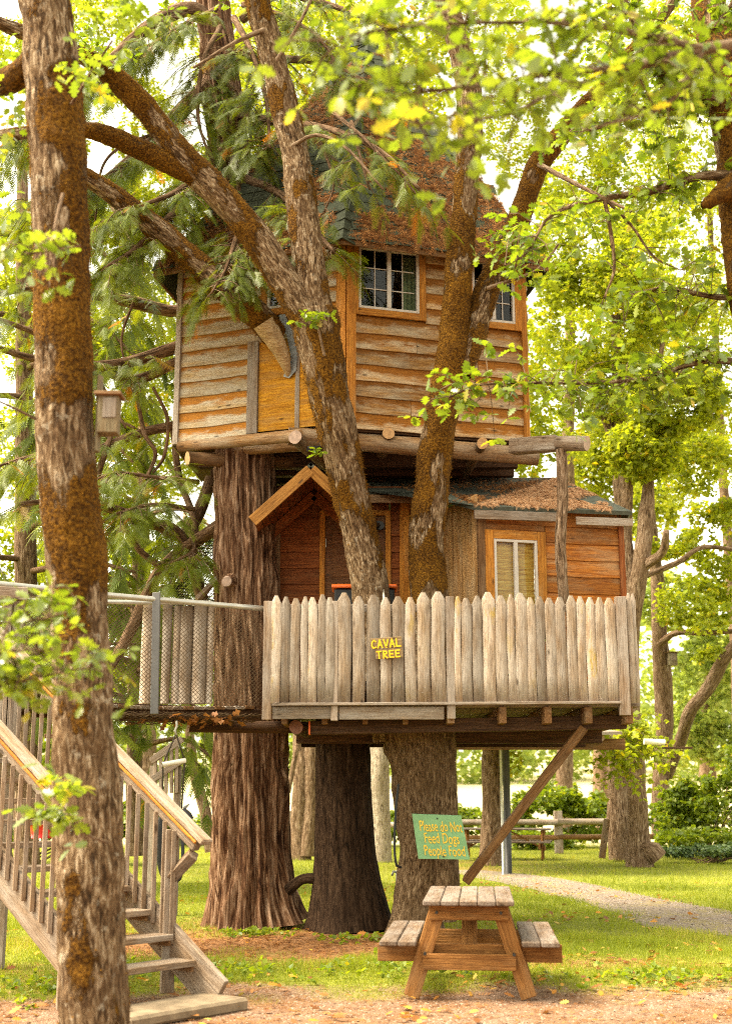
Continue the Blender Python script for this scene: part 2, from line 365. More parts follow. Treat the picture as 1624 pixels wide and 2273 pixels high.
M['flash'] = plain('sheet_metal_flashing', (.20, .21, .22), .55, .4, .4, nz=.3, sc=20)
M['black'] = plain('black_rubber', (.02, .02, .022), .6, .3, nz=.2)
M['net'] = plain('black_cord_net', (.035, .028, .02), .85, .1)
M['netbrown'] = plain('rusty_wire_net', (.10, .065, .035), .8, .2)
M['rope'] = plain('dark_rope', (.06, .05, .04), .9, .1)
M['pvc'] = plain('white_pvc', (.66, .62, .54), .4, nz=.08)
M['red'] = plain('red_plastic', (.62, .02, .02), .35, .5, nz=.1)
M['pink'] = plain('faded_red_lid', (.72, .22, .22), .4, .5, nz=.1)
M['orange'] = plain('orange_plastic', (.80, .14, .012), .4, .5, nz=.1)
M['dark_in'] = plain('dark_interior', (.03, .022, .016), .9)
M['green_sign'] = plain('painted_green_board', (.19, .37, .20), .6, nz=.16, sc=6)
M['yellow_paint'] = plain('yellow_paint', (.78, .46, .012), .55, nz=.12, sc=25)
M['sign_orange'] = plain('amber_paint', (.78, .50, .06), .55, nz=.12, sc=25)
M['signwood'] = wood('sign_wood', (.27, .185, .095), (.17, .108, .052), var=.1)
M['concrete'] = plain('mossy_concrete', (.20, .15, .10), .9, .1, nz=.4, sc=7)
M['curtain'] = plain('pale_green_curtain', (.22, .27, .17), .9, .1)
M['lantern'] = plain('black_lamp', (.018, .016, .015), .5, .4)

M['oakbark'] = bark('oak_bark', [(.10, .056, .027), (.215, .138, .075), (.41, .315, .215)], moss=[(.030, .011, .002), (.115, .050, .006), (.27, .125, .012)], lichen=(.50, .43, .33), fr=(40, 40, 9))
M['oakbark_moss'] = bark('mossy_oak_bark', [(.10, .056, .027), (.215, .138, .075), (.41, .315, .215)], moss=[(.030, .011, .002), (.115, .050, .006), (.27, .125, .012)], lichen=(.50, .43, .33), fr=(40, 40, 9))
M['oaklow'] = bark('grey_oak_bark', [(.10, .06, .03), (.18, .115, .066), (.29, .205, .13)], fr=(40, 40, 9), deep=(.028, .015, .008))
M['cedarbark'] = bark('cedar_bark', [(.085, .038, .018), (.19, .105, .060), (.36, .24, .165)], fr=(34, 34, 2.2), deep=(.018, .007, .004), patch=.3)
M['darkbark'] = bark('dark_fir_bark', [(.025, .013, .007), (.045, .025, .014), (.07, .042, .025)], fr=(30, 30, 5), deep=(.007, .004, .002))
M['bgbark'] = bark('grove_bark', [(.13, .078, .044), (.22, .145, .092), (.34, .25, .18)], moss=[(.05, .03, .008), (.13, .075, .015), (.22, .14, .03)])
M['palebark'] = bark('pale_bark', [(.34, .27, .20), (.42, .35, .28), (.5, .43, .35)])
M['limb'] = bark('cedar_limb_bark', [(.11, .062, .034), (.19, .115, .07), (.27, .18, .12)], fr=(30, 30, 4))
M['twig'] = bark('twig_bark', [(.16, .10, .06), (.25, .17, .11), (.34, .26, .19)])
M['deadwood'] = wood('barkless_stub', (.50, .38, .23), (.30, .19, .09), var=.1)

M['moss_tuft'] = leafmat('moss_tuft', [(0, (.036, .014, .003)), (.5, (.135, .058, .007)), (.85, (.28, .13, .014)), (1, (.42, .22, .02))], .25, (1, 1, 1), .9, .05)
M['leaf_near'] = leafmat('near_oak_leaf', [(0, (.105, .15, .014)), (.45, (.165, .22, .022)), (.8, (.24, .28, .035)), (.97, (.44, .32, .03))], .5, (1.5, 1.5, .5), .28, 1.0)
M['leaf_mid'] = leafmat('oak_leaf', [(0, (.080, .125, .012)), (.5, (.14, .195, .016)), (.85, (.22, .255, .022)), (.97, (.45, .28, .02))], .5, (1.5, 1.5, .5), .36, .7)
M['leaf_bg'] = leafmat('grove_leaf', [(0, (.15, .19, .018)), (.5, (.25, .29, .024)), (.85, (.35, .365, .03)), (1, (.6, .40, .025))], .6, (1.6, 1.55, .5), .5, .35)
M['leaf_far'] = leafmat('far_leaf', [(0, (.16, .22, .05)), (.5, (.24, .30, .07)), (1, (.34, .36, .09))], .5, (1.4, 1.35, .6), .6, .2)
M['leaf_shrub'] = leafmat('bramble_leaf', [(0, (.10, .15, .014)), (.5, (.17, .23, .02)), (.9, (.25, .29, .03)), (1, (.42, .27, .03))], .5, (1.6, 1.5, .35))
M['ivy'] = leafmat('ivy_leaf', [(0, (.06, .10, .045)), (.6, (.11, .17, .07)), (1, (.2, .25, .09))], .3)
M['frond'] = leafmat('cedar_frond', [(0, (.075, .105, .010)), (.5, (.135, .175, .014)), (.88, (.215, .245, .020)), (1, (.45, .16, .022))], .45, (1.6, 1.45, .25), .45, .5)
M['frond_bg'] = leafmat('conifer_frond', [(0, (.085, .12, .016)), (.5, (.145, .185, .022)), (.9, (.22, .25, .03)), (1, (.38, .19, .04))], .5, (1.6, 1.45, .35), .55, .3)
M['litter'] = leafmat('dry_cedar_litter', [(0, (.10, .036, .011)), (.5, (.22, .085, .024)), (1, (.37, .175, .06))], .1, (1, 1, 1), .8, .1)
M['litter_pale'] = leafmat('bleached_litter', [(0, (.28, .12, .05)), (.5, (.47, .25, .12)), (1, (.62, .40, .24))], .1, (1, 1, 1), .8, .1)
M['mossy'] = leafmat('roof_moss', [(0, (.06, .04, .006)), (.5, (.13, .085, .012)), (1, (.2, .14, .02))], .15, (1, 1, 1), .9, .05)
M['fallen'] = leafmat('fallen_leaf', [(0, (.17, .065, .02)), (.35, (.36, .15, .035)), (.6, (.60, .25, .025)), (.8, (.34, .29, .06)), (1, (.70, .30, .04))], .25, (1, 1, 1), .6, .3)
M['grass'] = leafmat('lawn_grass', [(0, (.13, .165, .014)), (.5, (.22, .26, .02)), (.85, (.31, .33, .035)), (1, (.48, .40, .13))], .45, (1.4, 1.3, .35), .55, .25)
M['pebble'] = leafmat('gravel_stone', [(0, (.12, .066, .041)), (.5, (.21, .13, .088)), (1, (.34, .245, .185))], 0.0, (1, 1, 1), .9, .15)
M['pebble_grey'] = leafmat('path_gravel_stone', [(0, (.13, .10, .08)), (.5, (.22, .175, .15)), (1, (.34, .285, .25))], 0.0, (1, 1, 1), .9, .15)
def glassmat():
    m, nt, nn, ll, out = new_mat('window_glass'); g = N(nt); t = g.add('ShaderNodeBsdfTransparent'); t.inputs[0].default_value = (.80, .82, .76, 1)
    gl = g.add('ShaderNodeBsdfGlossy'); gl.inputs['Roughness'].default_value = .03; gl.inputs[0].default_value = (.9, .9, .9, 1)
    fr = g.add('ShaderNodeFresnel'); fr.inputs[0].default_value = 1.5; mx = g.add('ShaderNodeMixShader')
    ll.new(g.math('MULTIPLY', fr.outputs[0], .6), mx.inputs[0]); ll.new(t.outputs[0], mx.inputs[1]); ll.new(gl.outputs[0], mx.inputs[2]); ll.new(mx.outputs[0], out.inputs[0]); return m
M['glass'] = glassmat()
def blindmat():
    m, nt, nn, ll, out = new_mat('bamboo_blind'); g = N(nt); co = g.coord('Object'); n1 = g.noise(g.mapping(co, (3, 1, 90)), 2, 4, .6)
    c = g.ramp(n1, [(.38, (.42, .19, .03)), (.5, (.74, .42, .08)), (.62, (.85, .62, .20))]); ll.new(g.bsdf(c, .7, g.bump(n1, .4, .005)), out.inputs[0]); return m
M['blind'] = blindmat()
def groundmat():
    m, nt, nn, ll, out = new_mat('ground_soil'); g = N(nt); co = g.coord('Object')
    gv, li, fd = g.attr('gravel'), g.attr('litter'), g.attr('field'); n1 = g.noise(co, 1.3, 6, .65); n2 = g.noise(co, 38, 4, .7); n3 = g.noise(co, 9, 5, .65)
    grass = g.mix(g.rng(n3, .35, .65), (.12, .13, .018), (.23, .235, .03))
    soil = g.mix(g.rng(n2, .3, .7), (.13, .062, .028), (.31, .16, .075)); soil = g.mix(g.rng(n1, .35, .7, 0, .6), soil, (.36, .17, .06))
    vo = g.add('ShaderNodeTexVoronoi'); g.set(vo.inputs['Vector'], co); vo.inputs['Scale'].default_value = 46; vo2 = g.noise(vo.outputs['Color'], 3, 1)
    grv = g.mix(g.rng(vo2, .3, .7), (.145, .082, .05), (.28, .185, .13)); grv = g.mix(g.rng(n1, .42, .6, 0, .8), grv, (.19, .095, .043))
    field = g.mix(g.rng(n3, .3, .7), (.42, .36, .19), (.55, .48, .29))
    c = g.mix(li, grass, soil); c = g.mix(gv, c, grv); c = g.mix(fd, c, field)
    h = g.math('ADD', n2, g.math('MULTIPLY', vo.outputs['Distance'], 1.2))
    ll.new(g.bsdf(c, .95, g.bump(h, .6, .02), .1), out.inputs[0]); return m
M['ground'] = groundmat()
def pathmat():
    m, nt, nn, ll, out = new_mat('pale_gravel'); g = N(nt); co = g.coord('Object'); n1 = g.noise(co, 2, 5, .6)
    vo = g.add('ShaderNodeTexVoronoi'); g.set(vo.inputs['Vector'], co); vo.inputs['Scale'].default_value = 40; vo2 = g.noise(vo.outputs['Color'], 3, 1)
    c = g.mix(g.rng(vo2, .3, .7), (.15, .11, .08), (.27, .215, .18)); c = g.mix(g.rng(n1, .45, .62, 0, .75), c, (.24, .19, .08))
    ll.new(g.bsdf(c, .95, g.bump(vo.outputs['Distance'], .6, .02), .1), out.inputs[0]); return m
M['path'] = pathmat()

# ------------------------------------------------------------------ scatter of leaf-sized pieces
def leaf_tpl(out, fold=.12, curl=-.10):
    V = []; Fc = []
    n = len(out)
    for (w, y) in out: V += [(0, y, curl * y * y), (w, y, curl * y * y + fold * w), (-w, y, curl * y * y + fold * w)]
    for i in range(n - 1):
        a, b = i * 3, (i + 1) * 3
        Fc += [(a, a + 1, b + 1), (a, b + 1, b), (a, b, b + 2), (a, b + 2, a + 2)]
    V = np.array(V, float); Fc = np.array([f for f in Fc if len({tuple(V[k]) for k in f}) == 3]); return V, Fc
OAK = leaf_tpl([(0, 0), (.06, .14), (.21, .22), (.11, .33), (.33, .44), (.15, .56), (.34, .70), (.14, .78), (.16, .92), (0, 1.0)])
OAKM = leaf_tpl([(0, 0), (.24, .24), (.12, .40), (.36, .60), (.14, .76), (0, 1.0)])
SIMPLE = (np.array([(0, 0, 0), (.3, .45, .05), (0, 1, -.08), (-.3, .45, .05)], float), np.array([(0, 1, 2), (0, 2, 3)]))
LOBED = leaf_tpl([(0, 0), (.40, .42), (0, 1.0)], .2)
BLADE = (np.array([(-.5, 0, 0), (.5, 0, 0), (0, 0, 1)], float), np.array([(0, 1, 2)]))
def frond_tpl(nb=11, sub=2, w=.022):
    V = [(-.012, 0, 0), (.012, 0, 0), (0, 1, -.22)]; Fc = [(0, 1, 2)]
    for k in range(nb):
        y = .06 + .86 * k / nb; zc = -.22 * y * y; L = .46 * (1 - .60 * y) * (1 if k % 2 else .86)
        for s in (-1, 1):
            a = R(38 + 8 * (1 - y)); d = np.array([s * math.sin(a), math.cos(a), -.25]); p = np.array([0, y, zc]); q = p + d * L; nrm = np.array([d[1], -d[0], 0])
            b = len(V); V += [tuple(p - nrm * w * .6), tuple(p + nrm * w * .6), tuple(q)]; Fc.append((b, b + 1, b + 2))
            for j in range(sub):
                t = (j + .8) / (sub + .6); o = p + d * L * t
                for s2 in (-1, 1):
                    e = d * .75 + nrm * s2 * .72; l2 = L * .42 * (1.05 - t); b = len(V)
                    V += [tuple(o - d * w * .8), tuple(o + d * w * .8), tuple(o + e * l2)]; Fc.append((b, b + 1, b + 2))
    return np.array(V, float), np.array(Fc)
FROND = frond_tpl(11, 0, .029); FROND_S = frond_tpl(8, 0, .07); SPRIG = frond_tpl(4, 0, .06)
PEB = (np.array([(1, 0, 0), (-1, 0, 0), (0, 1, 0), (0, -1, 0), (0, 0, .6), (.7, .7, .1), (-.7, .6, .15)], float) * .5, np.array([(0, 5, 4), (5, 2, 4), (2, 6, 4), (6, 1, 4), (1, 3, 4), (3, 0, 4)]))
def basis(d, nrm):
    """rows of direction d and approximate normal -> (n,3,3) with columns side, dir, normal"""
    d = d / (np.linalg.norm(d, axis=1)[:, None] + 1e-9); s = np.cross(d, nrm); s /= np.linalg.norm(s, axis=1)[:, None] + 1e-9; n2 = np.cross(s, d)
    return np.stack([s, d, n2], -1)
def scatter(name, tpl, B, T, S, rnd, mat, parent=None, kind='stuff', label=None):
    tv, tf = tpl; n = len(T); S = np.asarray(S); S = S[:, None, None] if S.ndim == 1 else S[:, None, :]
    V = np.einsum('nij,nkj->nki', B, tv[None] * S) + T[:, None, :]
    Fc = (tf[None] + (np.arange(n) * len(tv))[:, None, None]).reshape(-1, 3)
    o = fast_mesh(name, V.reshape(-1, 3), Fc, mat, parent, {'rnd': np.repeat(rnd, len(tv))}, kind=kind); return o
def rosettes(C, k, size, spread=.5, droop=.25, tilt=.55, out=None):
    """k leaves round each centre; returns basis, position, scale, rnd"""
    n = len(C); T = np.repeat(C, k, 0); m = n * k; az = RNG.uniform(0, 2 * np.pi, m); pit = RNG.normal(-droop, .45, m)
    d = np.stack([np.cos(az) * np.cos(pit), np.sin(az) * np.cos(pit), np.sin(pit)], -1)
    if out is not None: d = d + np.repeat(out, k, 0) * .7
    nr = np.array([0, 0, 1.]) + RNG.normal(0, tilt, (m, 3)); S = size * RNG.uniform(.6, 1.15, m)
    T = T + d * (S * spread * RNG.uniform(-.1, .5, m))[:, None]
    return basis(d, nr), T, S, np.clip(np.repeat(RNG.uniform(0, 1, n), k) * .55 + RNG.uniform(0, .45, m) ** 1.0, 0, 1)
def foliage(name, C, k, size, tpl, mat, parent, **kw):
    B, T, S, r = rosettes(np.asarray(C, float), k, size, **kw); return scatter(name, tpl, B, T, S, r, mat, parent)
def blob_points(blobs, n, shell=.45, clump=2.2, thr=.46, seed=0):
    """points inside ellipsoids (centre, radii) thinned by clumpy noise"""
    vol = np.array([b[1][0] * b[1][1] * b[1][2] for b in blobs]) ** (2 / 3.); out = []
    for (c, r), v in zip(blobs, vol / vol.sum()):
        m = int(n * v * 2.6) + 4; d = RNG.normal(0, 1, (m, 3)); d /= np.linalg.norm(d, axis=1)[:, None]
        q = np.array(c)[None] + d * (RNG.uniform(shell, 1, m) ** .6)[:, None] * np.array(r)[None]
        q = q[fbm(q * clump * .5, 41 + seed, 3) > thr]; out.append(q[: int(n * v) + 1])
    return np.vstack(out)
def pblob(x, y, rx, ry, Y, ry_d=None):
    p = at(x, y, Y); a = px_m(rx, p); b = px_m(ry, p); return (tuple(p), (a, ry_d or (a + b) / 2, b))

# ------------------------------------------------------------------ ground
def zones(x, y):
    """gravel, litter masks of the ground"""
    P = np.stack([x, y, np.zeros_like(x)], -1); w = (fbm(P * .9, 3, 4) - .5); w2 = fbm(P * 2.3, 8, 3) - .5
    edge = 11.35 + .10 * x + w * 2.2
    gr = np.clip((edge - y) / .7 + w2 * .9, 0, 1)
    li = np.clip(1.75 - 1.1 * np.hypot((x + .8) / 2.0, (y - 14.7) / 1.5) + w * 1.8 + w2 * .8, 0, 1)
    li2 = np.clip(1.1 - np.hypot((x - 1.9) / 1.7, (y - 12.6) / .7) + w * 2 + w2 * .8, 0, 1) * .8
    li3 = np.clip(1.0 - np.hypot((x + 2.6) / 1.6, (y - 11.6) / 1.4) + w * 2 + w2 * .8, 0, 1) * .7
    li4 = np.clip(.9 - np.hypot((x - 2.6) / 2.6, (y - 29) / 3.0) + w * 2 + w2 * .8, 0, 1) * .6
    return gr, np.clip(np.maximum(np.maximum(np.maximum(li, li2), li3), li4), 0, 1)
def hill(y): return .012 * np.clip(np.minimum(y, 160) - 48, 0, None) ** 1.35
gx = np.unique(np.concatenate([np.linspace(-9, 11, 125), np.linspace(-60, 60, 49), np.linspace(-600, 600, 25)]))
gy = np.unique(np.concatenate([np.linspace(4, 34, 180), np.linspace(-40, 4, 12), np.linspace(34, 120, 60), np.linspace(120, 900, 24)]))
GX, GY = np.meshgrid(gx, gy, indexing='ij'); GZ = hill(GY); ni, nj = GX.shape
ii, jj = np.meshgrid(np.arange(ni - 1), np.arange(nj - 1), indexing='ij'); q = (ii * nj + jj)
gr, li = zones(GX.ravel(), GY.ravel()); fd = np.clip((GY.ravel() - 40) / 4, 0, 1)
ground = fast_mesh('ground', np.stack([GX, GY, GZ], -1).reshape(-1, 3), np.stack([q, q + nj, q + nj + 1, q + 1], -1).reshape(-1, 4), M['ground'], None, {'gravel': gr, 'litter': li, 'field': fd}, kind='structure')
# pale gravel path curving past the table towards the right
pc = [ground_at(1010, 1932), ground_at(1085, 1940), ground_at(1190, 1957), ground_at(1340, 1990), ground_at(1500, 2026), ground_at(1650, 2060), Vector((8.6, 14.2, 0)), Vector((14, 11.5, 0))]
hw = [.5, .65, .7, .75, .8, .85, 1.0, 1.2]
PC, PW = smooth_path(pc, hw, .25); PC[:, 2] = 0
tn = np.gradient(PC, axis=0); tn /= np.linalg.norm(tn, axis=1)[:, None]; sd = np.stack([-tn[:, 1], tn[:, 0], tn[:, 0] * 0], -1)
wv = 1 + .35 * (noise(np.stack([PC[:, 0] * 1.3, PC[:, 1] * 1.3, PC[:, 0] * 0], -1), 4) - .5); cols = [-1, -.5, 0, .5, 1]
PV = np.stack([PC + sd * (PW * wv * c)[:, None] + np.array([0, 0, .004]) for c in cols], 1).reshape(-1, 3); nc = len(cols)
pf = [(i * nc + k, i * nc + k + 1, (i + 1) * nc + k + 1, (i + 1) * nc + k) for i in range(len(PC) - 1) for k in range(nc - 1)]
fast_mesh('gravel_path', PV, pf, M['path'], None, kind='structure')
def on_path(x, y):
    d = np.min(np.hypot(x[:, None] - PC[None, :, 0], y[:, None] - PC[None, :, 1]) - PW[None, :], axis=1); return d

def scatter_area(n, y0, y1, pad=.4):
    y = np.sqrt(RNG.uniform(y0 ** 2, y1 ** 2, n)); x = RNG.uniform(-1, 1, n) * (y * .30 + pad); return x, y
def grass():
    X, Y, SZ = [], [], []
    for n, y0, y1, s in ((120000, 9.5, 15, 1.0), (110000, 15, 24, 1.25), (70000, 24, 42, 1.7)):
        x, y = scatter_area(n, y0, y1); g_, l_ = zones(x, y); dn = noise(np.stack([x * 1.1, y * 1.1, x * 0], -1), 77)
        k = (RNG.uniform(0, 1, n) > np.maximum(g_ * 1.08, l_ * 1.02)) & (on_path(x, y) > RNG.normal(-.05, .12, n)) & (RNG.uniform(0, 1, n) < .45 + dn)
        X.append(x[k]); Y.append(y[k]); SZ.append(np.full(k.sum(), s))
    X, Y, SZ = map(np.concatenate, (X, Y, SZ)); n = len(X); T = np.stack([X, Y, np.zeros(n)], -1)
    tall = .5 + 2.6 * noise(np.stack([X * 1.7, Y * 1.7, X * 0], -1), 55) ** 3 + 1.2 * (RNG.uniform(0, 1, n) > .985)
    h = RNG.uniform(.025, .065, n) * tall * SZ ** .5; az = RNG.uniform(0, np.pi, n); lean = RNG.normal(0, .45, (n, 2))
    s = np.stack([np.cos(az), np.sin(az), az * 0], -1); up = np.stack([lean[:, 0], lean[:, 1], np.ones(n)], -1); nr = np.cross(s, up)
    B = np.stack([s, nr, up], -1); r = np.clip(noise(np.stack([X * .8, Y * .8, X * 0], -1), 91) * .8 + RNG.normal(.08, .2, n), 0, 1)
    tag(scatter('lawn_grass', BLADE, B, T, np.stack([.006 * SZ, h, h], -1), r, M['grass']), 'short yellow green lawn grass around the treehouse', 'grass')
grass()
def ground_bits():
    x, y = scatter_area(26000, 8.3, 13.5); g_, l_ = zones(x, y); k = RNG.uniform(0, 1, len(x)) < g_; x, y = x[k], y[k]; n = len(x)
    az = RNG.uniform(0, 6.28, n); d = np.stack([np.cos(az), np.sin(az), az * 0], -1); B = basis(d, np.array([0, 0, 1.]) + RNG.normal(0, .25, (n, 3)))
    tag(scatter('gravel', PEB, B, np.stack([x, y, np.zeros(n) - .001], -1), RNG.uniform(.008, .028, n), RNG.uniform(0, 1, n), M['pebble']), 'brown pink gravel covering the yard in front', 'gravel')
    t = RNG.uniform(0, 1, 9000) ** .7; i = (t * (len(PC) - 1)).astype(int); o = RNG.uniform(-1, 1, 9000); P = PC[i] + sd[i] * (o * PW[i] * .97)[:, None] + RNG.normal(0, .1, (9000, 3)); P[:, 2] = .004
    az = RNG.uniform(0, 6.28, 9000); d = np.stack([np.cos(az), np.sin(az), az * 0], -1)
    tag(scatter('path_gravel', PEB, basis(d, np.array([0, 0, 1.]) + RNG.normal(0, .25, (9000, 3))), P, RNG.uniform(.012, .035, 9000), RNG.uniform(0, 1, 9000), M['pebble_grey']), 'pale grey gravel strewn along the curving path', 'gravel')
    # dry cedar litter under the trees
    x, y = scatter_area(42000, 8.4, 18); g_, l_ = zones(x, y); k = RNG.uniform(0, 1, len(x)) < np.maximum(l_ * .8, g_ * .22); x, y = x[k], y[k]; n = len(x); az = RNG.uniform(0, 6.28, n)
    d = np.stack([np.cos(az), np.sin(az), RNG.normal(0, .15, n)], -1)
    tag(scatter('needle_litter', SPRIG, basis(d, np.array([0, 0, 1.]) + RNG.normal(0, .3, (n, 3))), np.stack([x, y, np.full(n, .012)], -1), RNG.uniform(.04, .11, n), RNG.uniform(0, 1, n), M['litter']), 'reddish brown dry cedar litter under the big trunks', 'litter')
    # fallen oak leaves
    x, y = scatter_area(16000, 8.6, 24); g_, l_ = zones(x, y); dn = noise(np.stack([x * .7, y * .7, x * 0], -1), 17)
    k = RNG.uniform(0, 1, len(x)) < np.clip((dn - .38) * 1.5, .03, 1) * np.where(y < 11.8, np.where(x > .2, 1.0, .35), .30); x, y = x[k], y[k]; n = len(x); az = RNG.uniform(0, 6.28, n)
    d = np.stack([np.cos(az), np.sin(az), RNG.normal(0, .25, n)], -1)
    tag(scatter('fallen_leaves', OAK, basis(d, np.array([0, 0, 1.]) + RNG.normal(0, .35, (n, 3))), np.stack([x, y, np.full(n, .03)], -1), RNG.uniform(.045, .11, n), RNG.uniform(0, 1, n) ** 1.4, M['fallen']), 'fallen brown and orange oak leaves on gravel and grass', 'leaves')
ground_bits()
def weeds():
    P = []
    for (cx, cy, rx, ry, n) in ((-1.6, 12.0, 1.3, .8, 90), (.2, 12.2, 1.2, .7, 70), (-.1, 14.6, .5, .4, 40), (2.6, 11.6, 1.4, .6, 60), (-2.6, 10.9, .5, .7, 50), (-1.3, 15.1, .4, .3, 40)):
        P += [(random.gauss(cx, rx * .5), random.gauss(cy, ry * .5), random.uniform(.02, .06)) for _ in range(n)]
    B, T, S, r = rosettes(np.array(P), 5, .065, droop=-.25); tag(scatter('lawn_weeds', LOBED, B, T, S, r, M['leaf_shrub']), 'small broad leaved weeds growing in the lawn edge', 'weeds')
weeds()

# ------------------------------------------------------------------ upper cabin (six-sided tower)
TW = [Vector((-2.495, 16.13)), Vector((-.246, 15.30)), Vector((2.10, 15.98)), Vector((1.95, 17.9)), Vector((-.1, 19.0)), Vector((-2.35, 18.1))]
TZ0, TZ1 = 6.03, 8.56; CEN = Vector((0.02, 17.35)); APEX = Vector((.05, 17.35, 12.75))
uc = thing('upper_cabin', (0, 17.3, TZ0), 'six sided upper cabin with grey lap siding and steep green shingled roof', 'cabin')
def face(i): return TW[i], TW[(i + 1) % 6]
def wp(P0, P1, u, z, o=0.0):                # point on a wall, o metres proud of it
    d = (P1 - P0).normalized(); nrm = Vector((d.y, -d.x)); p = P0 + d * u + nrm * o; return Vector((p.x, p.y, z))
def siding(P0, P1, z0, z1, h, holes, mat, parent, u0=0.0, u1=None, proud=.012, top=None):
    L = (P1 - P0).length; u1 = L if u1 is None else u1; nb = max(1, round((z1 - z0) / h)); h = (z1 - z0) / nb
    for b in range(nb):
        za, zb = z0 + b * h, z0 + (b + 1) * h; iv = [(u0, u1)]
        for (a, c, e, f) in holes:
            if zb > e + .02 and za < f - .02:
                iv = [s for (p, q_) in iv for s in ((p, min(q_, a)), (max(p, c), q_)) if s[1] - s[0] > .03]
        for (p, q_) in iv:
            if q_ - p > 1.9 and random.random() < .5:
                m_ = random.uniform(p + .5, q_ - .5); segs = [(p, m_ - .002), (m_ + .002, q_)]
            else: segs = [(p, q_)]
            for (s, e2) in segs:
                board('siding_board', wp(P0, P1, s, (za + zb) / 2 - .012, proud), wp(P0, P1, e2, (za + zb) / 2 - .012, proud), h + .03, .022, mat, parent, nx=max(2, int((e2 - s) / .22)), jit=.006, tilt=R(-5.5) + random.uniform(-.01, .01))
def post(name, P0, P1, u, z0, z1, w, t, mat, parent, o=.03):
    return board(name, wp(P0, P1, u, z0, o), wp(P0, P1, u, z1, o), w, t, mat, parent, up=((P1 - P0).normalized().x, (P1 - P0).normalized().y, 0))
def rail(name, P0, P1, ua, ub, z, w, t, mat, parent, o=.03):
    return board(name, wp(P0, P1, ua, z, o), wp(P0, P1, ub, z, o), w, t, mat, parent)
def window(P0, P1, ua, ub, za, zb, parent, trim, tw=.09, sashes=2, cols_=2, rows=3, curtain=True, fm='white_frame'):
    w = thing_part = bpy.data.objects.new('window', None); put(w, parent, Matrix.Translation(wp(P0, P1, (ua + ub) / 2, za)))
    for nm, a in (('trim_board', 0), ('trim_board', 1)):
        u = ua - tw / 2 if a == 0 else ub + tw / 2; post(nm, P0, P1, u, za - tw, zb + tw, tw, .03, M[trim], w, .045)
    rail('trim_board', P0, P1, ua + .001, ub - .001, za - tw / 2, tw, .03, M[trim], w, .045); rail('trim_board', P0, P1, ua + .001, ub - .001, zb + tw / 2, tw, .03, M[trim], w, .045)
    f = .035
    for u in (ua + f / 2, ub - f / 2): post('frame', P0, P1, u, za, zb, f, .05, M[fm], w, .03)
    for z in (za + f / 2, zb - f / 2): rail('frame', P0, P1, ua + f, ub - f, z, f, .05, M[fm], w, .03)
    sw = (ub - ua - 2 * f) / sashes
    for s in range(sashes):
        a = ua + f + s * sw
        if s: post('mullion', P0, P1, a, za + f, zb - f, .05, .055, M[fm], w, .032)
        for c in range(1, cols_): post('muntin', P0, P1, a + sw * c / cols_, za + f, zb - f, .014, .012, M[fm], w, .022)
        for r_ in range(1, rows): rail('muntin', P0, P1, a + .026, a + sw - .026, za + (zb - za) * r_ / rows, .014, .011, M[fm], w, .022)
        p = [wp(P0, P1, a + .005, za + .01, .010), wp(P0, P1, a + sw - .005, za + .01, .010), wp(P0, P1, a + sw - .005, zb - .01, .010), wp(P0, P1, a + .005, zb - .01, .010)]
        mesh_obj('pane', p, [(0, 1, 2, 3)], M['glass'], w)
    return w
# --- left face
P0, P1 = face(0); L0 = (P1 - P0).length
ut0, zt = wall_at(P0, P1, 565, 760); uw0, zw0 = wall_at(P0, P1, 596, 690); uw1, _ = wall_at(P0, P1, 700, 690); _, zw1 = wall_at(P0, P1, 640, 545)
pl0 = ut0 + .075
holes0 = [(ut0 - .07, L0, TZ0 - .1, zt), (uw0 - .09, uw1 + .09, zw0 - .09, zw1 + .2)]
siding(P0, P1, TZ0, TZ1, .205, holes0, M['siding'], uc, u0=.06, u1=L0 - .10)
window(P0, P1, uw0, uw1, zw0, min(zw1, TZ1 - .15), uc, 'orange_trim', sashes=2, rows=3)
post('trim_post', P0, P1, ut0, TZ0 + .02, zt, .15, .035, M['greywood'], uc, .03)
for k in range(2):
    a = pl0 + (L0 - .1 - pl0) * k / 2; b = pl0 + (L0 - .1 - pl0) * (k + 1) / 2 - .012
    rail('plywood_panel', P0, P1, a, b, (TZ0 + zt) / 2 + .02, zt - TZ0 - .04, .016, M['ochre_ply'], uc, .006)
post('panel_batten', P0, P1, pl0 + (L0 - .1 - pl0) / 2 - .006, TZ0 + .02, zt, .06, .014, M['greywood'], uc, .022)
post('corner_post', P0, P1, .03, TZ0 - .02, TZ1, .075, .06, M['greywood'], uc, .026)
post('corner_post', P0, P1, L0 - .06, TZ0, TZ1, .13, .045, M['orange_trim'], uc, .03)
# --- right face
P0, P1 = face(1); L1 = (P1 - P0).length
ua, za = wall_at(P0, P1, 793.6, 681); ub, za2 = wall_at(P0, P1, 928, 704.6); zw = (za + za2) / 2; va, vza = wall_at(P0, P1, 1046, 728); vb, _ = wall_at(P0, P1, 1140, 735)
ztop = TZ1 - .12
holes1 = [(ua - .09, ub + .09, zw - .09, TZ1 + .1), (va - .08, vb + .08, zw - .09, TZ1 + .1)]
siding(P0, P1, TZ0, TZ1, .205, holes1, M['siding_warm'], uc, u0=.08, u1=L1 - .07)
window(P0, P1, ua, ub, zw, ztop, uc, 'orange_trim'); window(P0, P1, va, vb, zw, ztop, uc, 'orange_trim')
post('corner_post', P0, P1, .05, TZ0, TZ1, .12, .05, M['orange_trim'], uc, .032)
post('corner_post', P0, P1, L1 - .035, TZ0 - .02, TZ1, .075, .06, M['orange_trim'], uc, .03)
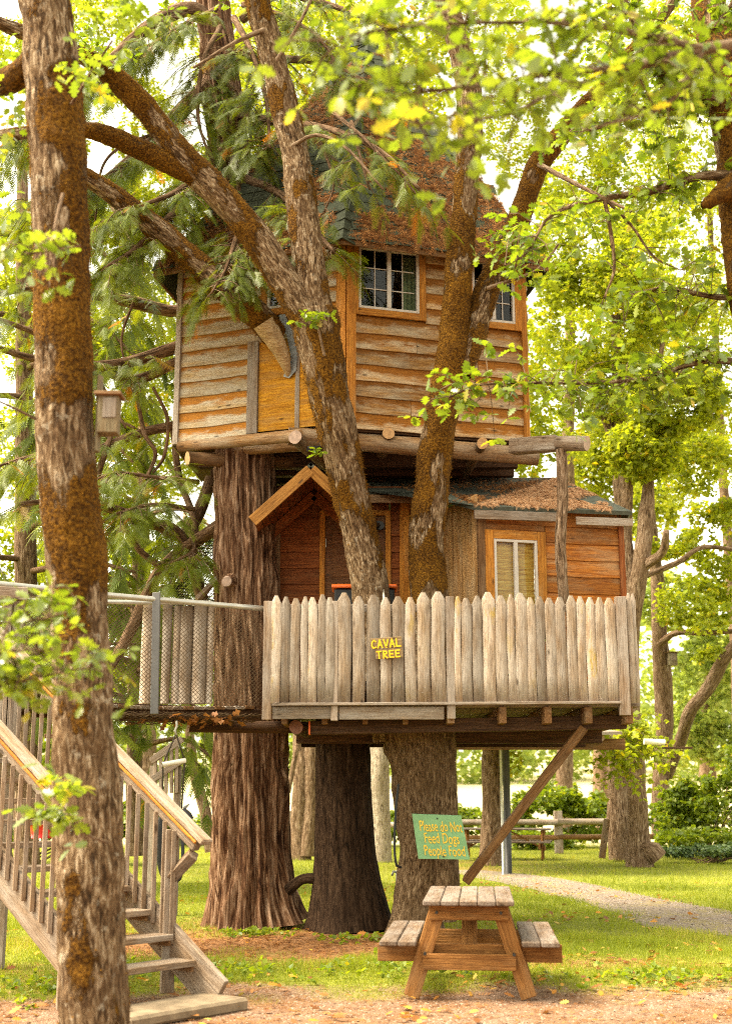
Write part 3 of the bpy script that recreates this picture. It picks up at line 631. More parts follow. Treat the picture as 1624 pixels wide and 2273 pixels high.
mesh_obj('curtain', [wp(P0, P1, ub - .18 + .03 * i, z, -.12 - .03 * (i % 2)) for z in (zw - .1, ztop) for i in range(7)], [(i, i + 1, 8 + i, 7 + i) for i in range(6)], M['curtain'], uc)
for i in range(2, 6):
    P0, P1 = face(i); siding(P0, P1, TZ0, TZ1, .42, [], M['siding'], uc)
slab('floor', [(p * .995 + CEN * .005) for p in TW], TZ0 - .05, TZ0 - .005, M['darkwood'], uc)
# --- roof: six slopes, shingles on the ones the camera sees
EV = []
for p in TW:
    d = (p - CEN); EV.append(Vector((p.x, p.y, 0)) + Vector((d.x, d.y, 0)).normalized() * (.36 if len(EV) < 3 else .08) + Vector((0, 0, 8.38)))
roof = bpy.data.objects.new('roof', None); put(roof, uc, Matrix.Translation(APEX))
V = EV + [APEX] + [v - Vector((0, 0, .07)) for v in EV] + [APEX - Vector((0, 0, .1))]
mesh_obj('roof_deck', V, [(i, (i + 1) % 6, 6) for i in range(6)] + [(7 + (i + 1) % 6, 7 + i, 13) for i in range(6)] + [(i, 7 + i, 7 + (i + 1) % 6, (i + 1) % 6) for i in range(6)], M['shingle'], roof)
sh_me = box_mesh('shingle', .325, .235, .010, .002); sh_me.materials.append(M['shingle'])
def shingles(a, b, apex, rows, parent, wid=.33, skip=lambda t: False):
    ce = (a + b) / 2; up = apex - ce; Ls = up.length; up.normalize(); al = (b - a).normalized(); up = (up - al * up.dot(al)).normalized(); nrm = al.cross(up).normalized()
    if nrm.z < 0: nrm = -nrm
    H = (apex - a).dot(up)
    for r_ in range(rows):
        h = (r_ + .45) / rows * H; le = a + (apex - a) * (h / H); ri = b + (apex - b) * (h / H); w = (ri - le).length; n = max(1, int(w / wid)); off = (w - n * wid) / 2 + (wid / 2 if r_ % 2 else 0) - wid / 4
        for k in range(n):
            if off + (k + .5) * wid > w - .02: continue
            c = le + al * (off + (k + .5) * wid) + nrm * (.016 + random.uniform(0, .004)) + up * random.uniform(-.012, .012)
            Mx = Matrix((al, up, nrm)).transposed().to_4x4(); Mx.translation = c; Mx = Mx @ Matrix.Rotation(R(-2.6), 4, 'X') @ Matrix.Rotation(random.uniform(-.015, .015), 4, 'Z')
            put(bpy.data.objects.new('shingle', sh_me), parent, Mx)
    return al, up, nrm
shingles(EV[0], EV[1], APEX, 25, roof); shingles(EV[1], EV[2], APEX, 25, roof)
hv = APEX - EV[1]; nh = 24; hd = hv.normalized(); hs = Vector((1, 0, 0)); hs = (hs - hd * hs.dot(hd)).normalized(); hn = hs.cross(hd)
if hn.z < 0: hn = -hn
hip_me = bpy.data.meshes.new('hip_cap'); hip_me.from_pydata([(-.16, -.13, -.085), (0, -.13, .02), (.16, -.13, -.085), (-.15, .13, -.10), (0, .13, 0), (.15, .13, -.10), (-.16, -.13, -.10), (0, -.13, .005), (.16, -.13, -.10)], [], [(0, 1, 4, 3), (1, 2, 5, 4), (0, 6, 7, 1), (1, 7, 8, 2)]); hip_me.materials.append(M['shingle'])
for k in range(nh):
    Mx = Matrix((hs, hd, hn)).transposed().to_4x4(); Mx.translation = EV[1] + hv * ((k + .35) / nh) + hn * .035; put(bpy.data.objects.new('hip_cap', hip_me), roof, Mx)
for i in range(3):                                     # eave boards
    board('fascia', EV[i - 1 if i == 0 else i - 1] - Vector((0, 0, .05)), EV[i] - Vector((0, 0, .05)), .075, .022, M['brownwood'], roof)
def roof_litter(a, b, apex, n, mat, s0, s1, parent, lift=.03, thr=.45, seed=0, tpl=SPRIG, name='needle_litter', hi=1.0, hip=9.0):
    u = RNG.uniform(0, 1, (n, 2)); h = 1 - np.sqrt(1 - RNG.uniform(0, 1, n) * hi); A, B_, C = map(np.array, (a, b, apex))
    P = (A[None] * (1 - u[:, 1:2]) + B_[None] * u[:, 1:2]) * (1 - h[:, None]) + C[None] * h[:, None]; k = (fbm(P * 1.5, 60 + seed, 3) > thr) & (np.abs(u[:, 1] - hip) > .09 * RNG.uniform(.5, 1.3, n)); P = P[k]; m = len(P)
    nrm = np.cross(B_ - A, C - A); nrm /= np.linalg.norm(nrm); nrm = nrm if nrm[2] > 0 else -nrm
    d = RNG.normal(0, 1, (m, 3)); d -= (d @ nrm)[:, None] * nrm[None]; d[:, 2] -= .4; d += nrm[None] * RNG.uniform(-.1, .3, (m, 1))
    return scatter(name, tpl, basis(d, nrm[None] + RNG.normal(0, .3, (m, 3))), P + nrm[None] * RNG.uniform(.4, 1, (m, 1)) * lift, RNG.uniform(s0, s1, m), RNG.uniform(0, 1, m), mat, parent)
roof_litter(EV[0], EV[1], APEX, 8500, M['litter'], .07, .19, roof, .05, .49, hip=1.0); roof_litter(EV[1], EV[2], APEX, 8500, M['litter'], .07, .19, roof, .05, .50, 5, hip=0.0)
roof_litter(EV[0], EV[1], APEX, 2200, M['litter'], .07, .18, roof, .05, .40, 11, hip=1.0, hi=.22); roof_litter(EV[1], EV[2], APEX, 2600, M['litter'], .07, .18, roof, .05, .40, 12, hip=0.0, hi=.22)
roof_litter(EV[1], EV[2], APEX, 9000, M['mossy'], .02, .06, roof, .03, .52, 9, BLADE if False else SPRIG, 'roof_moss', .6)
# --- logs that carry the tower
def plog(name, x0, y0, Y0, x1, y1, Y1, w, mat, parent, end=None, **k):
    a, b = at(x0, y0, Y0), at(x1, y1, Y1); return log(name, a, b, px_m(w, a) / 2, px_m(w, b) / 2, M[mat], parent, endmat=M[end or 'endgrain'], **k)
plog('floor_log', 640, 968, 15.35, 1192, 1014, 15.75, 40, 'logwood', uc, 'endgrey', segs=14, wob=.03)
plog('floor_log', 400, 992, 16.0, 668, 966, 15.15, 26, 'logwood', uc, segs=10)
plog('floor_log', 525, 1000, 15.9, 760, 985, 15.5, 24, 'logwood', uc)
plog('floor_log', 416, 1018, 15.75, 700, 1030, 16.6, 32, 'brownwood', uc, 'endgrain', segs=10)
for x, y in ((862, 962), (1070, 984)):
    a = at(x, y, 15.35); log('joist_log', a, a + Vector((-.15, 2.2, .02)), px_m(26, a) / 2, .08, M['logwood'], uc, endmat=M['endgrain'])
a = at(655, 970, 15.1); log('joist_log', a, a + Vector((.5, 2.0, 0)), .085, .085, M['logwood'], uc, endmat=M['endgrey'])
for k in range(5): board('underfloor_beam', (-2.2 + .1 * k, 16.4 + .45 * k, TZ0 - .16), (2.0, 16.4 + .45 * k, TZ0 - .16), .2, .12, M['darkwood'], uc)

# square prop beam and rough post beside the tower
pb = thing('prop_post', at(1252, 1335, 14.9), 'rough grey post carrying a squared log beam beside the upper cabin', 'post')
a, b = at(1135, 992, 15.35), at(1238, 984, 14.95); board('beam', a, b, px_m(34, b), .17, M['greywood'], pb, bev=.012)
a, b = at(1236, 985, 14.95), at(1302, 984, 14.72); log('beam_end', a, b, .088, .09, M['greywood'], pb, endmat=M['endgrey'], segs=3)
tube('post', [at(1244, 998, 14.92), at(1248, 1100, 14.92), at(1243, 1210, 14.92), at(1252, 1345, 14.92)], [px_m(25, at(1250, 1200, 14.9)) / 2] * 4, M['bgbark'], pb, 14, .12, lambda bc, rr, a, S: rr * .35 * (fbm(bc * 9, 2, 3) - .5))

# ------------------------------------------------------------------ lower cabin
DZ = 2.53
lc = thing('lower_cabin', (.9, 16.4, DZ), 'small reddish brown lower cabin with gabled porch under the tower', 'cabin')
A0, A1 = Vector((-1.16, 16.3)), Vector((.56, 16.3)); B0, B1 = Vector((1.36, 15.22)), Vector((3.18, 15.66)); S0 = Vector((.98, 16.25))
du0, dz1 = wall_at(A0, A1, 722, 1146); du1 = du0 + .78
siding(A0, A1, DZ, 5.5, .205, [(du0 - .07, du1 + .07, DZ - .1, dz1 + .07)], M['redwood'], lc, u0=.05, u1=1.72 - .1)
dr = bpy.data.objects.new('door', None); put(dr, lc, Matrix.Translation(wp(A0, A1, (du0 + du1) / 2, DZ)))
rail('door_slab', A0, A1, du0, du1, (DZ + dz1) / 2, dz1 - DZ - .01, .04, M['door'], dr, .005)
for r_ in range(3):
    for c in range(2):
        z0 = DZ + .12 + r_ * (dz1 - DZ - .1) / 3; z1 = z0 + (dz1 - DZ) / 3 - .13; a = du0 + .10 + c * .31
        rail('door_panel', A0, A1, a, a + .26, (z0 + z1) / 2, z1 - z0, .014, M['door'], dr, .031)
post('door_frame', A0, A1, du0 - .035, DZ, dz1 + .07, .07, .045, M['orange_trim'], dr, .03); post('door_frame', A0, A1, du1 + .035, DZ, dz1 + .07, .07, .045, M['orange_trim'], dr, .03)
rail('door_frame', A0, A1, du0, du1, dz1 + .035, .07, .044, M['orange_trim'], dr, .03); post('hinge', A0, A1, du0 + .012, dz1 - .42, dz1 - .30, .012, .012, M['galv'], dr, .032)
log('door_knob', wp(A0, A1, du1 - .07, DZ + .95, .02), wp(A0, A1, du1 - .07, DZ + .95, .09), .025, .03, M['galv'], dr, segs=2)
post('corner_post', A0, A1, .02, DZ, 5.25, .07, .05, M['brownwood'], lc, .03); post('corner_post', A0, A1, 1.66, DZ, 5.35, .13, .05, M['orange_trim'], lc, .03)
# side wall back from the corner, angled plywood wall, window wall, far side
siding(Vector((.56, 16.3)), Vector((.60, 16.6)), DZ, 5.4, .41, [], M['redwood'], lc); siding(Vector((.60, 16.6)), S0, DZ, 5.4, .41, [], M['redwood'], lc)
d_ = (B0 - S0); post('plywood_wall', S0, B0, d_.length / 2 - .015, DZ, 5.15, d_.length - .03, .03, M['tan_ply'], lc, .0)
wa, wz1 = wall_at(B0, B1, 1092, 1197); wb, _ = wall_at(B0, B1, 1188, 1200); LB = (B1 - B0).length; wz0 = wz1 - .95
siding(B0, B1, DZ, 5.02, .205, [(wa - .12, wb + .12, wz0 - .1, wz1 + .1)], M['honey_siding'], lc, u0=.07, u1=LB - .05)
w = window(B0, B1, wa, wb, wz0, wz1, lc, 'orange_trim', tw=.11, sashes=2, cols_=1, rows=1)
rail('header_board', B0, B1, wa - .11, wb + .11, (wz1 + .112 + 5.0) / 2, 5.0 - wz1 - .112, .022, M['honey_siding'], lc, .012)
V = []; Fs = []
for i in range(28):
    z = wz0 + (wz1 - wz0 - .02) * i / 27
    V += [wp(B0, B1, wa + .02, z, -.03 - .006 * (i % 2)), wp(B0, B1, wb - .02, z, -.03 - .006 * (i % 2))]
Fs = [(2 * i, 2 * i + 1, 2 * i + 3, 2 * i + 2) for i in range(27)]
mesh_obj('bamboo_blind', V, Fs, M['blind'], lc)
post('corner_post', B0, B1, .03, DZ, 4.9, .10, .045, M['brownwood'], lc, .03); post('corner_post', B0, B1, LB - .02, DZ, 4.9, .07, .05, M['redwood'], lc, .03)
siding(B1, Vector((3.3, 17.6)), DZ, 5.0, .41, [], M['redwood'], lc)
# main roof: one pitched plane over the bay, hip at the right, plane behind
rz = lambda Y: 4.96 + (Y - 15.05) * .42
q = lambda x, Y: Vector((x, Y, rz(Y)))
RL, RR = Vector((-.2, 17.1, rz(17.1))), Vector((2.62, 17.1, rz(17.1)))
lroof = bpy.data.objects.new('roof', None); put(lroof, lc, Matrix.Translation(RR))
e0, e1, e2, e3 = q(.02, 16.02), q(1.02, 16.0), q(1.30, 15.05), q(3.30, 15.50)
e3.z = e2.z + .03
sheet('roof_slope', [RL, e0, e1, e2], .05, M['rollroof'], lroof); sheet('roof_slope', [RL, e2, e3, RR], .05, M['rollroof'], lroof)
sheet('roof_slope', [RR, e3, Vector((3.5, 17.8, 4.95))], .05, M['rollroof'], lroof); sheet('roof_slope', [RL, RR, Vector((3.5, 17.8, 4.95)), Vector((3.0, 19, 4.9)), Vector((-.2, 19, 4.9))], .05, M['rollroof'], lroof)
fx = at(1246, 1150, 15.3)
um = (Vector((fx.x, fx.y)) - Vector((e2.x, e2.y))).length / (Vector((e3.x, e3.y)) - Vector((e2.x, e2.y))).length
g0, g1 = e2.lerp(e3, um - .02), e2.lerp(e3, um + .09); dn = Vector((0, -.015, -.11))
board('fascia', e2 + dn, g0 + dn, .11, .025, M['greywood'], lroof); board('fascia', g1 + dn + Vector((0, .03, -.03)), e3 + dn + Vector((0, .03, -.03)), .10, .025, M['greywood'], lroof)
board('fascia', e0 + Vector((.0, -.015, -.10)), e1 + Vector((-.2, -.015, -.10)), .11, .025, M['brownwood'], lroof)
roof_litter(e2, e3, RR, 9000, M['litter_pale'], .03, .09, lroof, .02, .36, 2); roof_litter(e2, RR, RL, 1800, M['litter'], .03, .08, lroof, .02, .56, 3)
roof_litter(e1, e2, RR, 1500, M['litter'], .03, .09, lroof, .02, .40, 4)
# porch gable
pr = bpy.data.objects.new('porch', None); GR = at(690, 1026, 15.1); put(pr, lc, Matrix.Translation(GR)); GL = at(561, 1140, 15.1); slope = (GR.z - GL.z) / (GR.x - GL.x); GE = Vector((GR.x + (GR.x - GL.x), 15.1, GL.z))
bk = Vector((0, 1.9, 0))
sheet('porch_slope', [GR, GL, GL + bk, GR + bk], .04, M['rollroof'], pr); sheet('porch_slope', [GR, GR + bk, GE + bk, GE], .04, M['rollroof'], pr)
dn = Vector((0, -.02, -.10)); nv = Vector((-(GR.z - GL.z), 0, GR.x - GL.x)).normalized()
board('barge_board', GL + dn, GR + dn - Vector((.004, 0, 0)), .14, .03, M['barge'], pr, up=nv); nv2 = Vector((nv.x * -1, 0, nv.z)); board('barge_board', GR + dn + Vector((.004, .006, 0)), GE + dn + Vector((0, .006, 0)), .14, .03, M['barge'], pr, up=nv2)
for k in range(9):
    t0, t1 = k / 9, (k + 1) / 9 - .008
    for (s, e) in ((GL, GR), (GE, GR)):
        a = s.lerp(e, (t0 + t1) / 2) + Vector((0, .03, -.065)); wl_ = (e - s).length * (t1 - t0); up_ = (e - s).normalized(); board('soffit_board', a, a + Vector((0, 1.16, 0)), wl_, .014, M['redwood'], pr, up=up_)
for (s, e) in ((GL, GR), (GE, GR)):
    o = Vector((0, 1.05, -.17)); board('rafter', s + o, e + o, .13, .04, M['redwood'], pr, up=(nv if s is GL else nv2))
siding(Vector((-1.16, 16.33)), Vector((.3, 16.33)), 4.9, 5.5, .2, [], M['redwood'], lc)
# lamp on the wall
lm = bpy.data.objects.new('wall_lamp', None); lp = at(842, 1165, 16.2); put(lm, lc, Matrix.Translation(lp))
log('lamp_plate', lp + Vector((.0, .06, 0)), lp + Vector((0, .02, 0)), .065, .06, M['lantern'], lm, segs=1); log('lamp_shade', lp + Vector((-.02, .02, .0)), lp + Vector((-.09, -.10, -.02)), .035, .055, M['lantern'], lm, segs=3, wob=.01)
tag(tube('lamp_cord', [lp + Vector((-.02, .03, -.05)), lp + Vector((-.04, .02, -.2)), lp + Vector((0, .03, -.36))], [.006, .006, .006], M['lantern'], lm, 6, .05)[0])
# things on the deck behind the fence
bn = thing('storage_box', at(815, 1330, 15.62), 'black storage box with orange lid behind the pickets', 'storage box')
a = at(737, 1306, 15.62); b = at(880, 1306, 15.62)
board('lid', a, b, .045, .42, M['orange'], bn, bev=.012); board('box', a + Vector((.03, 0, -.38)), b + Vector((-.03, 0, -.38)), .70, .36, M['black'], bn, bev=.02)
sl = thing('mop_handle', at(856, 1330, 14.9), 'white handle leaning against the oak stem on the deck', 'mop'); log('handle', at(853, 1335, 14.85), at(838, 1238, 15.05), .013, .013, M['pvc'], sl, wob=.01); board('mop_head', at(846, 1600, 14.8) - Vector((.1, 0, 0)), at(846, 1600, 14.8) + Vector((.1, 0, 0)), .06, .08, M['pvc'], sl)

# ------------------------------------------------------------------ deck, fence
dk = thing('deck_platform', (.9, 15.2, 2.2), 'raised timber deck platform with dark beam carried by the tree trunks', 'deck')
DXL, DXR, DYF = at(583, 1570, 14.06).x, at(1421, 1565, 14.06).x, 14.06
nb = 30
for k in range(nb):
    y = DYF + .02 + k * .117
    board('deck_board', (DXL, y + .055, DZ - .018), (DXR, y + .055, DZ - .018), .036, .108, M['greywood'], dk)
PX = lambda x, y, Y: at(x, y, Y)
for x in (1000, 1115, 1215, 1305, 1395):                 # joist ends under the right half
    p = at(x, 1577, 14.0); board('joist', (p.x, 13.98, DZ - .13), (p.x, 17.3, DZ - .13), .18, .075, M['brownwood'], dk)
for x in (630, 720, 810, 900):
    p = at(x, 1577, 14.0); board('joist', (p.x, 14.1, DZ - .13), (p.x, 17.3, DZ - .13), .18, .06, M['brownwood'], dk)
a, b = at(604, 1582, 13.98), at(737, 1582, 13.98); board('fascia', a, b, px_m(28, a), .035, M['picket'], dk); a, b = at(752, 1583, 13.98), at(985, 1583, 13.98); board('fascia', a, b, px_m(28, a), .035, M['picket'], dk)
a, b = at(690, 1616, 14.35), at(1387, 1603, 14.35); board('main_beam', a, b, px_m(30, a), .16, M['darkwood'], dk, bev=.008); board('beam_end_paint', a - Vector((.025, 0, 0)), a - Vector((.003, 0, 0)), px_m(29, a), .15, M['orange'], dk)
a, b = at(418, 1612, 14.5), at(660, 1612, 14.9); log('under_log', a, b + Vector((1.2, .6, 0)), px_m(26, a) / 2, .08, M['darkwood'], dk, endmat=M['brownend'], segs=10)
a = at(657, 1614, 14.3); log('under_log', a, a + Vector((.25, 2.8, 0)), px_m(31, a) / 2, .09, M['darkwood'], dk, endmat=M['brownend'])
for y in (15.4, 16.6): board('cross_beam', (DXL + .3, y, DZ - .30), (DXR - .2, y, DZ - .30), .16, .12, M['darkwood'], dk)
a, b = at(1296, 1612, 14.3), at(1034, 1955, 15.05); board('brace', a, b, px_m(30, a), .10, M['brownwood'], dk, up=(.6, 0, .8), bev=.008)
pf_ = thing('picket_fence', (.9, 13.95, DZ), 'weathered fence of pointed half log pickets around the deck', 'fence')
pk = [(1222, 44), (1266, 40), (1307, 45), (1347, 34), (1384, 42), (1425, 40), (1464, 44), (1528, 58), (1590, 54)]
pk = [(.5 * c, .5 * w_) for c, w_ in pk] + [(812.4 + .5 * c, .5 * w_) for c, w_ in ((30, 58), (88, 50), (143, 54), (197, 48), (257, 58), (324, 64), (410, 32), (450, 48), (498, 46), (551, 58), (605, 52), (649, 36), (695, 56), (740, 40), (782, 42), (827, 48), (873, 50), (922, 46), (965, 40), (1008, 44), (1051, 42), (1097, 50))]
def picket(x, w_, ytop, ybot=1561, Y=13.93, zrot=0):
    p0, p1 = at(x, ybot, Y), at(x, ytop, Y); p1.x = p0.x + random.uniform(-.006, .006); r = px_m(w_ * 1.05, p0) / 2; H = p1.z - p0.z; n = 9; V = []; Fs = []
    lv = [0, .25, .5, .72, .88, .93, 1.0]; ph = random.uniform(0, 9)
    for i, t in enumerate(lv):
        k = 1.0 if t < .92 else (.93 if t < .98 else .34); k *= 1 + .04 * math.sin(ph + 5 * t)
        for j in range(n):
            a = math.pi * j / (n - 1); dx = r * k * math.cos(a); dy = -r * .52 * math.sin(a) ** .7 * (1 if t < .9 else (.8 if t < .98 else .5))
            V.append((t * H - H / 2, dy + r * .3, dx + .006 * math.sin(ph + 7 * t)))
    for i in range(len(lv) - 1):
        for j in range(n - 1): Fs.append((i * n + j, i * n + j + 1, (i + 1) * n + j + 1, (i + 1) * n + j))
        Fs.append((i * n + n - 1, i * n, (i + 1) * n, (i + 1) * n + n - 1))
    Fs.append(tuple(range(n))); Fs.append(tuple(range((len(lv) - 1) * n, len(lv) * n)))
    me = bpy.data.meshes.new('picket'); me.from_pydata(V, [], Fs); me.update(); me.materials.append(M['picket'])
    for p in me.polygons: p.use_smooth = len(p.vertices) == 4 and p.center.x < H * .38
    c = (p0 + p1) / 2; Mx = Matrix(((0, 0, 1, 0), (0, 1, 0, 0), (1, 0, 0, 0), (0, 0, 0, 1))); Mx = Matrix.Translation(c) @ Mx
    bm = bmesh.new(); bm.from_mesh(me); bmesh.ops.recalc_face_normals(bm, faces=bm.faces); bm.to_mesh(me); bm.free()
    return put(bpy.data.objects.new('picket', me), pf_, Mx)
for i, (x, w_) in enumerate(pk): picket(x, w_, 1322 + random.uniform(-4, 6) - (8 if w_ > 27 else 0))
picket(1405, 14, 1316, Y=13.98); picket(1413, 13, 1317, Y=14.02)
for x, y0, y1, w_ in ((592, 1335, 1598, 20), (742, 1335, 1600, 15), (1001, 1325, 1596, 18), (1386, 1325, 1588, 24)):
    a, b = at(x, y1, 13.97), at(x, y0, 13.97); b.x = a.x; board('fence_post', a, b, px_m(w_, a), .08, M['greywood'], pf_, up=(1, 0, 0))
a, b = at(606, 1564, 13.96), at(1376, 1560, 13.96); board('bottom_rail', a, b, .03, .12, M['greywood'], pf_)
for y in (1350, 1520):
    a, b = at(606, y, 14.04), at(1400, y, 14.04); b.z = a.z; board('rail', a, b, .085, .035, M['greywood'], pf_)
# sign CAVAL TREE
sg = thing('name_sign', at(856, 1438, 13.83), 'small two board sign with yellow letters CAVAL TREE on the pickets', 'sign')
STROKES = {'C': [[(.95, .8), (.6, 1), (.15, .75), (.05, .35), (.3, .02), (.95, .1)]], 'A': [[(0, 0), (.5, 1), (1, 0)], [(.25, .36), (.75, .36)]], 'V': [[(0, 1), (.5, 0), (1, 1)]], 'L': [[(.1, 1), (.1, .06), (1, .06)]],
           'T': [[(0, .93), (1, .93)], [(.5, .93), (.5, 0)]], 'R': [[(.1, 0), (.1, .95), (.8, .88), (.85, .6), (.15, .45), (.95, 0)]], 'E': [[(1, .94), (.1, .94), (.1, .06), (1, .06)], [(.1, .5), (.85, .5)]]}
def stroke_word(word, org, ux, uz, cw, ch, sp, th, mat, parent, nout):
    for i, ch_ in enumerate(word):
        V = []; Fs = []
        for st in STROKES[ch_]:
            for (a, b) in zip(st[:-1], st[1:]):
                pa = org + ux * (i * (cw + sp) + a[0] * cw) + uz * (a[1] * ch); pb_ = org + ux * (i * (cw + sp) + b[0] * cw) + uz * (b[1] * ch); d = (pb_ - pa).normalized(); n_ = d.cross(nout).normalized()
                d2 = d * th * .35; o = len(V); base = [pa - d2 - n_ * th / 2, pb_ + d2 - n_ * th / 2, pb_ + d2 + n_ * th / 2, pa - d2 + n_ * th / 2]
                hh = .004 + .0009 * (len(V) // 8); V += base + [v + nout * hh for v in base]; Fs += [(o + 4, o + 5, o + 6, o + 7), (o, o + 1, o + 5, o + 4), (o + 1, o + 2, o + 6, o + 5), (o + 2, o + 3, o + 7, o + 6), (o + 3, o, o + 4, o + 7)]
        mesh_obj('letter', V, Fs, mat, parent)
nout = Vector((0, -1, 0)); a, b, c, d = at(821, 1418, 13.84), at(891, 1413, 13.84), at(830, 1462, 13.84), at(892, 1457, 13.84)
ux = (b - a).normalized(); uz = nout.cross(ux) * -1; uz = uz if uz.z > 0 else -uz; wd = (b - a).length
board('sign_board', a - uz * .055, b - uz * .055, .115, .02, M['signwood'], sg); board('sign_board', a + ux * .045 - uz * .172, b - uz * .172, .108, .02, M['signwood'], sg)
stroke_word('CAVAL', a + nout * .011 + ux * .012 - uz * .107, ux, uz, .047, .086, .019, .0148, M['yellow_paint'], sg, nout); stroke_word('TREE', a + nout * .011 + ux * .06 - uz * .220, ux, uz, .047, .080, .020, .0148, M['yellow_paint'], sg, nout)
log('screw', a + ux * wd * .5 - uz * .095 + nout * .01, a + ux * wd * .5 - uz * .095 + nout * .02, .006, .006, M['black'], sg, n=8, segs=1)

# ------------------------------------------------------------------ staircase up to the bridge
ANG = .925; UPD = Vector((-math.sin(ANG), math.cos(ANG), 0)); WD = Vector((math.cos(ANG - .03), math.sin(ANG - .03), 0)); RUN, RISE, SWD = .255, .172, 1.0
SO = Vector((-1.26, 10.33, .30))                         # right end of the lowest tread's nose
st = thing('staircase', SO - WD * .5 - Vector((0, 0, .3)), 'grey open riser staircase with baluster rails climbing to the bridge', 'stairs')
NST = 13
for k in range(NST):
    c = SO + UPD * (RUN * k + .12) + Vector((0, 0, RISE * k)); board('tread', c - WD * (SWD - .05), c - WD * .05, .045, .25, M['stairwood'], st, up=(0, 0, 1))
    if k < 6: board('tread_cleat', c - WD * .07 + UPD * -.1 - Vector((0, 0, .045)), c - WD * .07 + UPD * .1 - Vector((0, 0, .045)), .04, .03, M['brownwood'], st)
SL = (UPD * RUN + Vector((0, 0, RISE))).normalized(); SN = Vector((-UPD.x * RISE, -UPD.y * RISE, RUN)).normalized(); LEN = NST * math.hypot(RUN, RISE)
for side, off in (('r', 0.0), ('l', -SWD)):
    a = SO + WD * off - SL * .29 + SN * -.09; b = a + SL * (LEN + .55)
    board('stringer', a, b, .29, .05, M['stairwood'], st, up=SN)
    for k in range(3): 
        p = SO + WD * (off + .028) + SL * (.1 + .9 * k) - SN * .06
        log('bolt', p, p + WD * .02, .02, .018, M['brownend'], st, n=8, segs=1)
    # handrail: two stacked rails with a lighter one between
    h = .80; r0 = SO + WD * off + Vector((0, 0, h)) + SL * .09; r1 = r0 + SL * (LEN + .1)
    board('handrail', r0, r1, .075, .075, M['stairwood'], st, up=SN, bev=.01)
    board('rail_cap', r0 + SN * .075 - SL * .05 + WD * .02, r1 + SN * .075 + WD * .02, .05, .12, M['stairwood'], st, up=SN, bev=.012)
    board('rail_strip', r0 + SN * .045 - WD * .046, r1 + SN * .045 - WD * .046, .022, .02, M['orange_trim'], st, up=SN)
    for k in range(2 if off == 0 else 1, 26):
        c = SO + WD * (off - .04) + SL * (.10 + k * .128); c0 = c + Vector((0, 0, -.08)); board('baluster', c0, c + Vector((0, 0, .78)), .036, .036, M['stairwood'], st, up=(1, .3, 0))
    nw = SO + WD * (off + .0) + SL * .44; board('newel_post', Vector((nw.x, nw.y, .05)), Vector((nw.x, nw.y, nw.z + .74)), .10, .10, M['stairwood'], st, up=(1, .3, 0))
    kb = SO + WD * (off + .0) + SL * .14; board('rail_bracket', kb + Vector((0, 0, .72)), nw + Vector((0, 0, .36)), .085, .085, M['stairwood'], st, up=(.5, .5, 1))
tp = SO + SL * LEN; 
for off in (0, -SWD): board('support_post', Vector((tp.x, tp.y, 0)) + WD * off, tp + WD * off + Vector((0, 0, .9)), .1, .1, M['stairwood'], st, up=(1, .3, 0))
mp = SO + SL * 1.85 - WD * (SWD + .04); board('support_post', Vector((mp.x, mp.y, 0)), mp - SN * .1, .09, .09, M['brownwood'], st, up=(1, .3, 0))
pd = SO - UPD * .26; c = Vector((pd.x, pd.y, .042)) - WD * .56
me = box_mesh('concrete_pad', 1.16, .46, .09, .02, 8, .01); me.materials.append(M['concrete']); cp = put(bpy.data.objects.new('concrete_pad', me), None, frame(c - WD * .6, c + WD * .6)); tag(cp, 'low mossy concrete pad at the foot of the stairs', 'pad')

# ------------------------------------------------------------------ bridge from stair head to deck
br = thing('footbridge', (-2.4, 13.3, 2.3), 'narrow footbridge with galvanised pipe rails and wire netting', 'bridge')
BA, BB = Vector((-3.75, 12.35, 0)), Vector((DXL - .02, 14.25, 0)); bd = (BB - BA).normalized(); bnr = Vector((-bd.y, bd.x, 0)); BL = (BB - BA).length; BW = 1.05
nbb = int(BL / .125)
for k in range(nbb):
    t = (k + .5) * .125; p = BA + bd * t; sag = -.06 * math.sin(math.pi * t / BL); board('bridge_board', p + Vector((0, 0, 2.50 + sag)) + bnr * -.02, p + bnr * BW + Vector((0, 0, 2.50 + sag)), .035, .116, M['greywood'] if k % 3 else M['brownwood'], br)
for o in (0.06, BW - .06): board('bridge_beam', BA + bnr * o + Vector((0, 0, 2.42)), BB + bnr * o + Vector((0, 0, 2.42)), .12, .06, M['darkwood'], br)
pa, pb_ = at(-30, 1293, 12.3), at(583, 1351, 14.0); pipe = lambda nm, pts, r, mt='galv': tube(nm, pts, [r] * len(pts), M[mt], br, 10, .3)[0]
pipe('pipe_rail', [pa, at(240, 1321, 12.95), pb_], .030)
pipe('pipe_rail', [at(-30, 1330, 13.6), at(240, 1336, 14.1), at(470, 1338, 14.6)], .026)
a, b = at(343, 1585, 13.25), at(348, 1316, 13.25); board('bridge_post', a, b, px_m(17, a), .06, M['greymetal'], br, up=(1, 0, 0))
a = at(22, 1318, 12.2); board('rail_block', a - Vector((.30, .1, 0)), a + Vector((.16, .05, 0)), .12, .12, M['greywood'], br); 
for x in (18, 42): p = at(x, 1335, 12.25); board('landing_post', Vector((p.x, p.y + .05, 0)), Vector((p.x, p.y + .05, p.z)), .09, .09, M['greywood'], br, up=(1, 0, 0))
